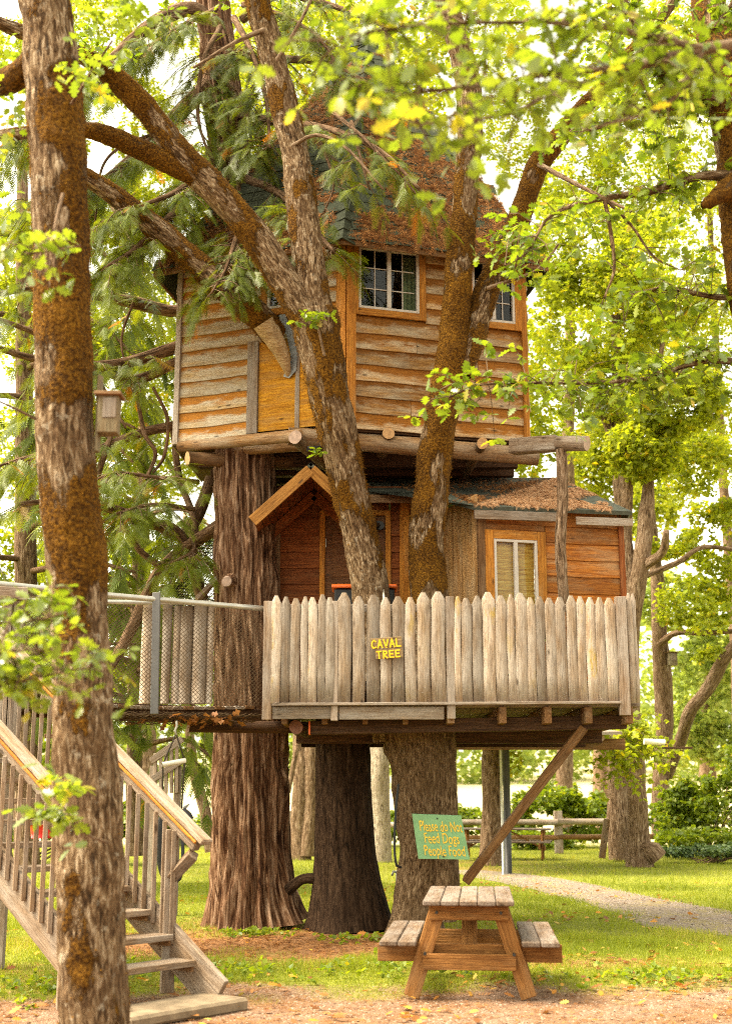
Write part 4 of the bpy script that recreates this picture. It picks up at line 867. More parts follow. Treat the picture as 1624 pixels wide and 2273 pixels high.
# far parapet: broad upright planks
for i, (x, w_) in enumerate(((321, 24), (366, 22), (389, 20), (410, 30), (440, 34), (463, 16))):
    a, b = at(x, 1562, 14.6), at(x, 1346 + random.uniform(-5, 4), 14.6); b.x = a.x; log('parapet_plank', a, b, px_m(w_, a) / 2, px_m(w_, a) / 2 * .95, M['picket'], br, n=10, segs=4, endmat=M['endgrey'])
def net(name, P, du, dv, nu, nv, mat, parent, r=.004, sag=.0, seed=0):
    """diamond net: two families of wavering cords over a quad P(u,v)"""
    rr = random.Random(seed); lst = []
    def pt(u, v): 
        return P(u, v) + Vector((rr.uniform(-sag, sag), rr.uniform(-sag, sag), rr.uniform(-sag, sag)))
    for sgn in (1, -1):
        for k in range(-nv, nu + nv + 1):
            pts = []
            for j in range(nv + 1):
                u = (k + sgn * j) / nu
                if 0 <= u <= 1: pts.append(pt(u, j / nv))
            if len(pts) > 2: lst.append((pts, [r] * len(pts)))
    return multi_tube(name, lst, M[mat], parent, 3, 9.0)
n0, n1, m0, m1 = at(348, 1350, 13.25), at(582, 1360, 14.0), at(343, 1578, 13.25), at(582, 1570, 14.0)
net('wire_netting', lambda u, v: n0.lerp(n1, u).lerp(m0.lerp(m1, u), v), 0, 0, 26, 24, 'netbrown', br, .0035, .006)
n2, m2 = at(-20, 1310, 12.3), at(-20, 1560, 12.3)
net('wire_netting', lambda u, v: n2.lerp(n0, u).lerp(m2.lerp(m0, u), v), 0, 0, 34, 24, 'netbrown', br, .0035, .006)
s0, s1, s2, s3 = at(240, 1580, 13.0), at(600, 1585, 14.2), at(270, 1608, 13.4), at(560, 1606, 14.4)
net('under_net', lambda u, v: s0.lerp(s1, u).lerp(s2.lerp(s3, u), v), 0, 0, 34, 8, 'netbrown', br, .004, .015)
n3, n4, m3, m4 = at(385, 1250, 17.2), at(640, 1020, 17.2), at(385, 1420, 17.2), at(640, 1420, 17.2)
sn = net('safety_net', lambda u, v: n3.lerp(n4, u).lerp(m3.lerp(m4, u), v), 0, 0, 26, 30, 'net', None, .007, .01); tag(sn, 'black diamond safety net hung behind the big cedar trunk', 'net')
C_, B_, S_, r_ = None, None, None, None
lp_ = np.array([list(s0.lerp(s1, random.uniform(.3, .98)).lerp(s2.lerp(s3, random.random()), random.random())) for _ in range(60)]); az = RNG.uniform(0, 6.28, 60)
tag(scatter('trapped_leaves', OAKM, basis(np.stack([np.cos(az), np.sin(az), RNG.normal(-.4, .4, 60)], -1), RNG.normal(0, 1, (60, 3))), lp_, RNG.uniform(.07, .13, 60), RNG.uniform(0, 1, 60) * .4, M['fallen']), 'dry brown leaves caught in the net under the bridge', 'leaves')
dg = thing('diagonal_handrail', at(440, 1330, 15.9), 'weathered diagonal handrail plank behind the cedar trunk', 'handrail'); board('plank', at(436, 1332, 15.9), at(615, 1150, 16.6), .11, .05, M['greywood'], dg, up=(.5, 0, .7))

# ------------------------------------------------------------------ trees of the treehouse
ob = oak_bark()
oak = thing('treehouse_oak', at(925, 2050, 15.5), 'mossy oak forking into two stems that rise through the deck', 'tree')
tube('trunk', *stem([(922, 2075, 150, 15.45), (925, 2040, 122, 15.45), (934, 1960, 108, 15.45), (940, 1850, 112, 15.4), (936, 1740, 128, 15.35), (930, 1660, 150, 15.3), (920, 1600, 150, 15.25)]), M['oaklow'], oak, 90, .035, oak_bark(.011, .0))
tube('trunk_root', *stem([(985, 2040, 60, 15.3), (990, 1960, 62, 15.25), (985, 1850, 60, 15.25), (978, 1740, 72, 15.25), (972, 1640, 80, 15.25), (966, 1580, 76, 15.25)]), M['oaklow'], oak, 60, .04, oak_bark(.010, .0))
_, LC, LR = tube('stem', *stem([(875, 1640, 88, 15.25), (845, 1450, 84, 15.15), (822, 1310, 82, 15.05), (800, 1200, 76, 14.95), (776, 1100, 76, 14.8), (757, 1000, 84, 14.65), (737, 900, 88, 14.5), (717, 800, 92, 14.4), (703, 730, 100, 14.35), (697, 690, 96, 14.32)]), M['oakbark_moss'], oak, 84, .03, ob, 1, [.2, .2, .28, .4, .62, .55, .6, .6], 5000)
tube('limb', *stem([(708, 740, 74, 14.36), (690, 640, 76, 14.32), (680, 540, 70, 14.3), (668, 440, 64, 14.3), (652, 330, 60, 14.3), (626, 220, 60, 14.25), (598, 100, 56, 14.2), (566, -20, 54, 14.1), (545, -150, 50, 14.0), (530, -300, 44, 13.9)]), M['oakbark'], oak, 72, .03, ob, 2, [.6, .42, .4, .5, .6, .5, .4], 3000)
tube('limb', *stem([(700, 735, 76, 14.34), (645, 645, 70, 14.25), (590, 555, 66, 14.1), (530, 480, 62, 14.0), (455, 400, 68, 13.85), (400, 345, 64, 13.7), (345, 265, 54, 13.6), (270, 185, 50, 13.4), (205, 135, 44, 13.2), (120, 95, 38, 13.0), (20, 60, 30, 12.7), (-80, 10, 20, 12.5)]), M['oakbark_moss'], oak, 64, .03, ob, 3, .72, 5000)
tube('limb', *stem([(450, 400, 46, 13.85), (390, 370, 44, 13.7), (300, 325, 42, 13.5), (195, 287, 36, 13.2), (110, 290, 26, 13.0), (0, 300, 22, 12.8), (-90, 320, 14, 12.6)]), M['oakbark_moss'], oak, 48, .03, ob, 4, .8, 2500)
tube('stem', *stem([(960, 1640, 84, 15.2), (955, 1450, 84, 15.1), (952, 1320, 82, 15.0), (944, 1210, 78, 14.95), (957, 1100, 72, 14.85), (965, 1000, 74, 14.75), (983, 900, 68, 14.65), (1000, 800, 66, 14.6), (1010, 700, 60, 14.55), (1019, 600, 58, 14.5), (1027, 500, 56, 14.5), (1034, 400, 55, 14.5), (1042, 280, 54, 14.5), (1030, 140, 52, 14.5), (985, 0, 50, 14.4), (950, -140, 44, 14.3), (930, -300, 36, 14.2)]), M['oakbark_moss'], oak, 72, .03, ob, 5, [.2, .2, .45, .75, .85, .85, .8, .7, .3, .2, .3, .5, .5], 6000)
tube('limb', *stem([(1020, 830, 50, 14.62), (1050, 745, 56, 14.65), (1070, 670, 56, 14.7), (1100, 600, 54, 14.75), (1135, 530, 50, 14.8), (1160, 460, 46, 14.8), (1195, 365, 46, 14.7), (1258, 285, 42, 14.5), (1330, 200, 36, 14.3), (1400, 120, 30, 14.1), (1480, 20, 24, 13.9), (1540, -80, 16, 13.7)]), M['oakbark_moss'], oak, 56, .03, ob, 6, .8, 3500)
for tw_ in [stem([(640, 330, 12, 14.2), (700, 300, 9, 14.0), (770, 330, 7, 13.8), (850, 420, 5, 13.7)]), stem([(600, 60, 14, 14.1), (520, 95, 10, 13.9), (430, 150, 6, 13.7)]), stem([(1080, 640, 10, 14.5), (1190, 600, 7, 14.3), (1240, 540, 6, 14.1)]), stem([(610, 140, 12, 14.1), (660, 60, 8, 14.0), (700, -20, 6, 14.0)]), stem([(1195, 365, 14, 14.6), (1300, 420, 10, 14.2), (1400, 470, 7, 14.0)]),
    stem([(720, 790, 6, 14.1), (700, 700, 5, 13.95)])]: tube('twig', *tw_, M['twig'], oak, 6, .12)
CR = [list(at(700 + random.gauss(0, 22), 700 + random.gauss(0, 10), 13.95 + random.gauss(0, .1))) for _ in range(12)] + [list(at(706 + random.gauss(0, 5), 1008 + random.gauss(0, 8), 14.45)) for _ in range(3)]
CR += [list(at(1150 + random.gauss(0, 35), 560 + random.gauss(0, 45), 14.2 + random.gauss(0, .25))) for _ in range(70)] + [list(at(160 + random.gauss(0, 60), 115 + random.gauss(0, 30), 12.8 + random.gauss(0, .3))) for _ in range(40)] + [list(at(1420 + random.gauss(0, 90), 90 + random.gauss(0, 60), 13.8 + random.gauss(0, .5))) for _ in range(120)]
CR += [list(at(560 + random.gauss(0, 160), -120 + random.gauss(0, 70), 13.9 + random.gauss(0, .8))) for _ in range(250)] + [list(at(1000 + random.gauss(0, 160), -120 + random.gauss(0, 70), 14.2 + random.gauss(0, .8))) for _ in range(250)]
foliage('crown', CR, 5, .11, OAK, M['leaf_mid'], oak)
# cut limb that enters the cabin wall, with flashing
tube('limb', *stem([(170, 380, 34, 14.6), (240, 425, 44, 14.8), (330, 495, 50, 15.0), (420, 570, 56, 15.1), (500, 640, 58, 15.15), (560, 690, 62, 15.2), (590, 720, 60, 15.3), (610, 745, 52, 15.45)]), M['oakbark_moss'], oak, 60, .03, ob, 8, .8, 2500)
tube('limb_stub', *stem([(585, 715, 50, 15.2), (610, 755, 42, 15.3), (628, 795, 30, 15.42), (641, 836, 10, 15.55)]), M['deadwood'], oak, 30, .04, lambda bc, rr, a, S: rr * .3 * (fbm(bc * np.array([14, 14, 3]), 2, 3) - .5))
fl = [wall_at(*face(0), x, y) for x, y in ((632, 690), (652, 740), (663, 790), (660, 825), (645, 842), (632, 838), (650, 800), (640, 750), (622, 705))]
mesh_obj('flashing', [wp(*face(0), u, z, .05) for u, z in fl] + [wp(*face(0), u, z, .035) for u, z in fl], [(0, 1, 7, 8), (1, 2, 6, 7), (2, 3, 5, 6), (3, 4, 5)] + [(i, (i + 1) % 9, 9 + (i + 1) % 9, 9 + i) for i in range(9)], M['flash'], oak)
tube('sling_bolt', [at(682, 996, 14.55), at(712, 994, 14.6)], [.03, .028], M['darkmetal'], oak, 12, .1)

def cflare(a, S): return .14 * np.exp(-S / .32) * (1 + .7 * np.cos(5 * a + .7)) + .05 * np.exp(-S / 1.1) * np.cos(7 * a)
cd = thing('big_cedar', at(560, 2042, 16.2), 'huge cedar with stringy vertical bark carrying the left of the treehouse', 'tree')
tube('trunk', *stem([(566, 2055, 150, 16.2), (562, 2000, 150, 16.2), (558, 1900, 150, 16.2), (556, 1750, 150, 16.2), (555, 1600, 146, 16.2), (547, 1400, 134, 16.2), (545, 1250, 128, 16.2), (542, 1100, 122, 16.2), (540, 900, 112, 16.25), (535, 700, 100, 16.35), (526, 500, 84, 16.5), (512, 380, 76, 16.6), (494, 220, 70, 16.7), (478, 80, 62, 16.8), (466, -60, 56, 16.9), (452, -300, 40, 17.0)]), M['cedarbark'], cd, 170, .045, cedar_bark(.10, cflare))
kb = tube('knot', [at(512, 1288, 15.78), at(506, 1290, 15.66)], [px_m(34, at(512, 1288, 15.7)) / 2, .05], M['cedarbark'], cd, 20, .03, lambda bc, rr, a, S: rr * .3 * (fbm(bc * 9, 2, 2) - .5))[0]
log('cut_knot', at(505, 1290, 15.70), at(503, 1291, 15.60), .065, .06, M['endgrey'], cd, segs=1)
limbs = {}
def climb(name, lst, n=20, mat='limb'):
    o, C, r = tube(name, *stem(lst), M[mat], cd, n, .06, lambda bc, rr, a, S: rr * .35 * (fbm(bc * np.array([22, 22, 5]), 6, 3) - .5)); return C
CL = [climb('limb', l) for l in (
    [(470, 740, 34, 16.9), (388, 772, 28, 17.0), (300, 800, 25, 16.8), (215, 812, 22, 16.6), (90, 800, 18, 16.2), (-40, 760, 12, 15.8)],
    [(470, 760, 26, 17.0), (388, 806, 23, 17.0), (300, 842, 22, 16.9), (215, 815, 20, 16.7), (80, 740, 14, 16.6), (-30, 700, 9, 16.4)],
    [(470, 930, 26, 16.9), (388, 945, 22, 16.9), (300, 965, 20, 16.7), (215, 1000, 16, 16.5), (100, 1060, 10, 16.3)],
    [(470, 660, 30, 17.2), (388, 690, 26, 17.2), (300, 672, 28, 17.0), (215, 655, 24, 16.8), (90, 640, 16, 16.5), (-40, 660, 10, 16.3)],
    [(500, 150, 40, 16.7), (420, 230, 34, 16.6), (350, 300, 30, 16.4), (300, 345, 24, 16.2), (200, 420, 15, 15.9), (60, 460, 9, 15.6)],
    [(480, 60, 44, 16.9), (420, 20, 34, 16.5), (330, 60, 30, 16.0), (230, 150, 22, 15.6), (110, 260, 14, 15.2), (0, 330, 9, 15.0)],
    [(545, 400, 26, 16.4), (620, 430, 20, 15.9), (690, 500, 14, 15.0), (740, 560, 8, 14.6)],
    [(520, 260, 26, 16.6), (620, 270, 20, 16.0), (740, 290, 15, 15.0), (850, 340, 11, 14.2), (930, 420, 7, 13.9)],
    [(500, 330, 28, 16.5), (430, 420, 22, 15.9), (360, 500, 16, 15.4), (290, 560, 10, 15.0), (240, 590, 7, 14.8)],
    [(510, 120, 24, 16.8), (600, 130, 20, 16.2), (720, 140, 14, 15.6), (840, 200, 9, 15.2), (930, 260, 6, 15.0)],
    [(450, 1330, 26, 17.0), (400, 1190, 24, 16.8), (330, 1160, 26, 16.6), (250, 1130, 22, 16.2), (150, 1110, 16, 15.8), (40, 1120, 10, 15.4)],
    [(540, 40, 22, 16.8), (620, -10, 18, 16.0), (760, 20, 12, 15.2), (880, 70, 8, 14.9)],
)]
for l in ([(385, 955, 14, 16.9), (398, 1060, 15, 16.8), (432, 1160, 16, 16.7), (425, 1240, 16, 16.65), (395, 1272, 16, 16.6), (345, 1250, 16, 16.6), (305, 1215, 14, 16.6), (280, 1165, 10, 16.5)],
          [(490, 1165, 30, 16.5), (420, 1212, 28, 16.7), (360, 1262, 26, 16.9), (325, 1325, 28, 17.0), (290, 1400, 26, 17.0), (245, 1480, 24, 17.0), (200, 1540, 18, 17.0)],
          [(470, 1060, 26, 16.9), (440, 1140, 30, 16.9), (400, 1190, 26, 16.9), (330, 1150, 22, 16.8)],
          [(300, 850, 8, 16.7), (320, 960, 10, 16.6), (345, 1010, 9, 16.6), (310, 1090, 7, 16.5)], [(340, 860, 7, 16.7), (372, 930, 8, 16.7), (365, 1010, 8, 16.6), (340, 1050, 5, 16.6)],
          [(260, 940, 8, 16.5), (235, 1000, 14, 16.5), (215, 1080, 14, 16.5), (222, 1200, 12, 16.5), (235, 1320, 10, 16.5)], [(210, 820, 8, 16.5), (240, 880, 7, 16.5), (280, 950, 5, 16.5)],
          [(385, 280, 8, 16.3), (240, 350, 6, 16.0), (210, 500, 5, 15.9)], [(300, 660, 7, 16.9), (270, 760, 5, 16.8), (300, 870, 4, 16.8)], [(90, 800, 10, 16.2), (140, 960, 7, 16.3), (90, 1100, 5, 16.2)]):
    climb('hanging_branch', l, 14)

def fronds(name, curves, per_m, size, spread, tpl, mat, parent, down=.9, rn0=0.0, twl=(.25, .8), step=.16, kmax=6):
    """drooping twigs along branch curves, each hung with flat sprays"""
    T, D, NR, S, Rn, tw = [], [], [], [], [], []
    for C in curves:
        L = np.concatenate([[0], np.cumsum(np.linalg.norm(np.diff(C, axis=0), axis=1))]); n = int(L[-1] * per_m)
        for _ in range(n):
            s = L[-1] * random.uniform(.22, 1.0); i = min(len(C) - 2, int(np.searchsorted(L, s))); p = C[i].copy(); tg = C[i + 1] - C[i]; tg = tg / (np.linalg.norm(tg) + 1e-9)
            side = np.cross(tg, [0, 0, 1.]); side = side / (np.linalg.norm(side) + 1e-9) * random.choice((-1, 1)); d = side * random.uniform(.3, 1) + tg * random.uniform(-.1, .8) + np.array([0, 0, random.uniform(-.2, .25)]); d /= np.linalg.norm(d)
            ln = random.uniform(*twl) * spread; pts = [p]; k = max(2, int(ln / step)); rb = random.random()
            for j in range(k):
                d = d + np.array([0, 0, -down * .30]) * random.uniform(.5, 1.2); d /= np.linalg.norm(d); p = p + d * step; pts.append(p)
                for s_ in (-1, 1):
                    if random.random() < .8:
                        sd_ = np.cross(d, [0, 0, 1.]); sd_ = sd_ / (np.linalg.norm(sd_) + 1e-9) * s_; e = d * .8 + sd_ * random.uniform(.3, .9) + np.array([0, 0, -random.uniform(.1, .6)])
                        T.append(p); D.append(e); NR.append(np.array([0, 0, 1.]) + np.random.default_rng(len(T)).normal(0, .45, 3)); S.append(size * random.uniform(.6, 1.2)); Rn.append(min(1, rn0 + rb * .6 + random.random() * .35 + (.5 if random.random() < .02 else 0)))
            T.append(p); D.append(d); NR.append(np.array([.3, -.4, 1.])); S.append(size * 1.2); Rn.append(rn0 + rb * .7)
            tw.append((pts, [.006] * len(pts)))
    o = scatter(name, tpl, basis(np.array(D), np.array(NR)), np.array(T), np.array(S), np.clip(np.array(Rn), 0, 1), mat, parent)
    multi_tube('twigs', tw, M['twig'], parent, 3, 9.0, kind='stuff'); return o
EX = [climb('limb', l, 8) for l in (
    [(470, 360, 16, 16.2), (400, 420, 12, 15.4), (330, 450, 9, 15.0), (260, 470, 6, 14.7), (210, 510, 4, 14.6)],
    [(540, 480, 14, 16.0), (520, 540, 11, 15.2), (500, 600, 8, 14.9), (470, 650, 5, 14.75)], [(560, 500, 12, 16.0), (575, 560, 9, 15.1), (580, 620, 5, 14.9)],
    [(740, 250, 10, 15.0), (800, 300, 8, 14.4), (850, 350, 7, 14.2), (890, 390, 5, 14.1), (930, 440, 4, 14.1)], [(780, 270, 9, 14.7), (800, 350, 7, 14.3), (820, 420, 5, 14.2)], [(700, 290, 9, 15.2), (740, 400, 6, 14.7), (720, 470, 4, 14.6)],
    [(520, 40, 16, 16.6), (560, 120, 12, 16.0), (590, 220, 9, 15.7), (600, 330, 6, 15.5)], [(490, 60, 14, 16.4), (450, 140, 11, 16.0), (440, 260, 8, 15.8), (470, 360, 5, 15.7)],
    [(480, 160, 14, 16.4), (540, 220, 10, 16.0), (560, 330, 7, 15.8)], [(540, 10, 14, 16.6), (640, 40, 10, 16.0), (720, 100, 7, 15.6), (760, 180, 5, 15.4)], [(480, 20, 12, 16.3), (400, 60, 9, 15.8), (320, 110, 6, 15.5)],
    [(440, 1070, 12, 16.6), (350, 1060, 9, 16.0), (260, 1050, 7, 15.6), (200, 1070, 5, 15.4)], [(430, 1130, 12, 16.5), (340, 1120, 9, 15.9), (260, 1140, 6, 15.5)], [(200, 1000, 9, 15.8), (80, 1010, 7, 15.3), (-20, 1040, 5, 15.0)], [(420, 1180, 10, 16.6), (430, 1220, 7, 16.2), (380, 1250, 5, 16.0)])]
fronds('crown', [CL[i] for i in (4, 5, 8)], 16, .30, 1.15, FROND, M['frond'], cd)
fronds('crown', [CL[i] for i in (6, 7, 9, 11)], 8, .28, .9, FROND, M['frond'], cd)
fronds('crown', [CL[i] for i in (4, 5, 8)], 15, .30, 1.05, FROND, M['frond'], cd)
fronds('crown', EX[:2] + EX[6:], 24, .27, .95, FROND, M['frond'], cd, rn0=.05)
fronds('crown', EX[2:6], 8, .27, .7, FROND, M['frond'], cd, rn0=.1)
fronds('crown', [CL[i] for i in (0, 1, 2, 3, 10)], 6.5, .30, 1.1, FROND, M['frond'], cd)

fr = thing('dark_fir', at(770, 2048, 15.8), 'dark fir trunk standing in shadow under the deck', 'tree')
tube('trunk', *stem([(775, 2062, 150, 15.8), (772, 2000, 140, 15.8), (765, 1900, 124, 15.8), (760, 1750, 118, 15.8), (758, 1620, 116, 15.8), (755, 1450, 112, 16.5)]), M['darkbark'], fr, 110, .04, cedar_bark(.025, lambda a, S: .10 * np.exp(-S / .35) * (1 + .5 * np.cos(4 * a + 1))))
tube('root_limb', *stem([(640, 1975, 26, 15.9), (670, 1952, 22, 15.8), (705, 1950, 24, 15.75)]), M['darkbark'], fr, 16, .05)

# foreground oak at the left
fo = thing('foreground_oak', at(208, 2390, 7.3), 'tall mossy oak trunk in front of the staircase', 'tree')
tube('trunk', *stem([(212, 2400, 168, 7.2), (210, 2273, 150, 7.2), (203, 2100, 150, 7.2), (200, 1900, 150, 7.2), (192, 1750, 146, 7.2), (186, 1600, 130, 7.2), (183, 1450, 124, 7.2), (172, 1300, 124, 7.2), (158, 1150, 128, 7.2), (146, 1000, 122, 7.2), (142, 850, 120, 7.2), (138, 700, 122, 7.2), (135, 550, 124, 7.2), (130, 400, 122, 7.2), (122, 250, 118, 7.2), (112, 100, 114, 7.2), (98, -40, 112, 7.2), (85, -250, 108, 7.2)]), M['oakbark_moss'], fo, 128, .018, oak_bark(.011, .016), 12, [.6, .55, .35, .2, .2, .25, .5, .62, .6, .66, .75, .8, .85, .85, .8, .6, .3, .3, .4], 13000)
tube('limb', *stem([(95, 120, 60, 7.25), (40, 170, 58, 7.4), (-30, 190, 52, 7.6), (-150, 170, 44, 7.8)]), M['oakbark_moss'], fo, 40, .03, oak_bark(.010, .016), 13, .75)
tube('limb', *stem([(130, 285, 40, 7.3), (40, 298, 22, 7.6), (-60, 300, 18, 7.9)]), M['oakbark_moss'], fo, 30, .03, oak_bark(.006, .010), 14, .75)
for tw_ in [stem([(140, 430, 9, 6.95), (120, 520, 7, 6.8), (122, 610, 4, 6.75)]), stem([(240, 1870, 7, 6.9), (190, 1850, 5, 6.6), (140, 1790, 4, 6.3)]), stem([(80, 930, 7, 7.0), (20, 900, 5, 6.8), (-30, 880, 4, 6.6)]), stem([(160, 230, 8, 6.9), (210, 150, 6, 6.6), (250, 90, 5, 6.4)])]: tube('twig', *tw_, M['twig'], fo, 5, .1)
CR = [list(at(145 + random.gauss(0, 33), 1775 + random.gauss(0, 40), 6.3 + random.gauss(0, .12))) for _ in range(34)] + [list(at(190 + random.gauss(0, 36), 150 + random.gauss(0, 40), 6.5 + random.gauss(0, .15))) for _ in range(18)] + [list(at(40 + random.gauss(0, 40), 250 + random.gauss(0, 110), 7.6 + random.gauss(0, .2))) for _ in range(45)] + [list(at(260 + random.gauss(0, 50), 20 + random.gauss(0, 22), 6.6 + random.gauss(0, .15))) for _ in range(22)]
foliage('crown', CR, 4, .085, OAK, M['leaf_near'], fo)

def birdhouse(name, c, w_, h, label, parent=None):
    b = thing(name, c, label, 'birdhouse', 'birdhouses on trunks'); d = w_ * .9
    board('back_plate', c + Vector((-w_ * .55, d * .1, -h * .95)), c + Vector((-w_ * .55, d * .1, h * 1.1)), w_ * .4, .018, M['nestwood'], b, up=(.3, 1, 0))
    board('box', c + Vector((0, 0, -h / 2)), c + Vector((0, 0, h / 2)), w_, d, M['nestwood'], b, up=(1, 0, 0)); board('front_panel', c + Vector((.01, -d * .52, -h * .12)), c + Vector((.01, -d * .52, h * .42)), w_ * .68, .012, M['greywood'], b, up=(1, 0, 0))
    board('lid', c + Vector((-w_ * .68, -d * .1, h * .53)), c + Vector((w_ * .68, -d * .12, h * .52)), .022, d * 1.35, M['brownwood'], b)
    log('entrance_hole', c + Vector((0, -d * .515, h * .25)), c + Vector((0, -d * .535, h * .25)), w_ * .13, w_ * .13, M['black'], b, n=10, segs=1) if w_ < .01 else None
    return b
birdhouse('birdhouse', at(243, 923, 7.15), px_m(44, at(243, 923, 7.15)), px_m(86, at(243, 923, 7.15)), 'grey wooden nest box mounted on the tall foreground trunk')

# leafy oak branches reaching in from nearby trees
def spray_branch(obj, mains, nros, size, spread, tpl, mat, k=5, twig_every=1.0, rn=None, twl=None):
    """mains: stems; rosettes gathered on twigs near the outer part of each"""
    C_all = []; tws = []
    for lst, n in zip(mains, nros):
        pts, rad = stem(lst); C, r = smooth_path(pts, rad, .08)
        for _ in range(n):
            i = int(len(C) * random.uniform(.18, 1) * .999); p = C[i]; d = np.array([random.gauss(0, 1), random.gauss(0, 1), random.gauss(-.15, .7)]); d /= np.linalg.norm(d); L = spread * random.uniform(.25, 1)
            m_ = p + d * L * .5 + np.array([0, 0, .04]); e = p + d * L + np.array([0, 0, -.10 * L]); tws.append(([p, m_, e], [.005, .004, .002])); C_all.append(e)
            if random.random() < .6: C_all.append(m_)
    multi_tube('twigs', tws, M['twig'], obj, 3, 9.0, kind='stuff'); foliage('crown', np.array(C_all), k, size, tpl, mat, obj); return C_all
nb_ = thing('overhanging_oak', (3.9, 4.8, 0), 'nearest oak whose blurred leafy boughs hang across the top', 'tree', 'oaks reaching in from the right')
tube('trunk', [(4.3, 5.2, 0), (4.2, 5.1, 2), (4.1, 5.0, 4.2), (3.9, 4.9, 6)], [.25, .2, .17, .12], M['oakbark_moss'], nb_, 40, .06, oak_bark(.012, .02), 3, .75)
near_m = [[(1900, 60, 34, 5.00), (1560, 110, 26, 4.90), (1400, 150, 20, 4.70), (1240, 160, 14, 4.60), (1080, 190, 9, 4.50), (900, 210, 6, 4.40), (790, 250, 4, 4.30)], [(1560, 110, 20, 4.90), (1330, 60, 12, 4.60), (1120, 50, 8, 4.50), (900, 60, 6, 4.30), (720, 90, 4, 4.20)], [(1240, 160, 12, 4.60), (1180, 230, 8, 4.40), (1060, 265, 6, 4.30), (930, 275, 4, 4.20)], [(1560, 110, 16, 4.90), (1480, 230, 10, 4.80), (1330, 280, 7, 4.60)]]
for l in near_m: tube('bough', *stem(l), M['twig'], nb_, 12, .06, lambda bc, rr, a, S: rr * .4 * (fbm(bc * 14, 2, 2) - .5))
spray_branch(nb_, near_m, (66, 62, 34, 16), .078, .32, OAK, M['leaf_near'], k=4)

mo = thing('right_oak', at(1640, 1900, 8.8), 'mossy oak at the right edge with leafy boughs before the cabin', 'tree', 'oaks reaching in from the right')
tube('trunk', *stem([(1740, 2300, 160, 9.0), (1735, 1700, 140, 9.0), (1720, 1000, 130, 9.0), (1680, 620, 120, 9.0), (1650, 400, 110, 9.0), (1610, 200, 90, 9.0), (1580, 60, 74, 9.1), (1560, -100, 60, 9.2)]), M['oakbark_moss'], mo, 64, .05, oak_bark(.014, .03), 5, .75)
tube('limb_stub', *stem([(1660, 400, 70, 8.9), (1610, 425, 44, 8.8), (1560, 455, 12, 8.7)]), M['oakbark_moss'], mo, 30, .03, oak_bark(.01, .03), 6, .75)
mid_m = [[(1660, 260, 44, 9.0), (1600, 225, 40, 8.9), (1540, 210, 30, 8.8), (1478, 238, 26, 8.8), (1400, 250, 16, 8.7), (1310, 290, 9, 8.6)], [(1480, 240, 26, 8.8), (1472, 170, 24, 8.8), (1440, 110, 20, 8.7), (1400, 40, 14, 8.6), (1370, -60, 10, 8.6)],
         [(1690, 400, 34, 8.9), (1560, 390, 20, 8.9), (1440, 425, 18, 8.9), (1340, 440, 13, 8.8), (1260, 460, 10, 8.8), (1210, 490, 7, 8.8), (1170, 560, 5, 8.7), (1120, 590, 4, 8.7)], [(1720, 820, 26, 9.0), (1600, 800, 15, 9.0), (1520, 812, 12, 9.0), (1440, 840, 10, 9.0), (1300, 850, 8, 9.0), (1170, 850, 6, 9.0), (1060, 855, 5, 9.0), (1000, 880, 4, 9.0)],
         [(1720, 640, 26, 9.0), (1600, 660, 14, 9.2), (1480, 640, 10, 9.2), (1380, 660, 7, 9.2)], [(1478, 238, 14, 8.8), (1540, 120, 12, 8.7), (1600, 40, 9, 8.6), (1640, -20, 7, 8.6)], [(1340, 440, 10, 8.8), (1355, 520, 9, 8.8), (1362, 600, 7, 8.8), (1340, 660, 4, 8.8)], [(1340, 440, 8, 8.8), (1400, 500, 6, 8.8), (1450, 570, 5, 8.8), (1510, 600, 3, 8.8)]]
for l in mid_m: tube('bough', *stem(l), M['oakbark'], mo, 16, .06, lambda bc, rr, a, S: rr * .45 * (fbm(bc * 12, 2, 2) - .5))
spray_branch(mo, mid_m, (80, 55, 50, 105, 40, 40, 6, 6), .10, .42, OAK, M['leaf_mid'], k=5)
lf = thing('left_sapling_oak', (-2.3, 5.4, 0), 'young oak whose bright sprigs hang before the lower stairs', 'tree')
lm_ = [[(-160, 1560, 14, 5.4), (0, 1520, 9, 5.4), (100, 1500, 6, 5.4), (200, 1480, 4, 5.4)], [(-160, 1400, 14, 5.6), (0, 1385, 8, 5.6), (110, 1370, 5, 5.5), (180, 1345, 3, 5.5)], [(-150, 600, 10, 5.6), (0, 570, 7, 5.6), (90, 560, 5, 5.5), (180, 545, 3, 5.4)], [(-160, 1480, 10, 5.3), (0, 1450, 7, 5.3), (80, 1440, 4, 5.3)]]
tube('trunk', [(-2.35, 5.6, 0), (-2.3, 5.55, 2.0), (-2.25, 5.6, 4.2), (-2.2, 5.6, 6)], [.09, .07, .05, .03], M['oakbark'], lf, 20, .08, oak_bark(.006, .006), 2, .4)
for l in lm_: tube('bough', *stem(l), M['twig'], lf, 8, .06)
spray_branch(lf, lm_, (38, 28, 26, 26), .08, .24, OAK, M['leaf_near'], k=4)

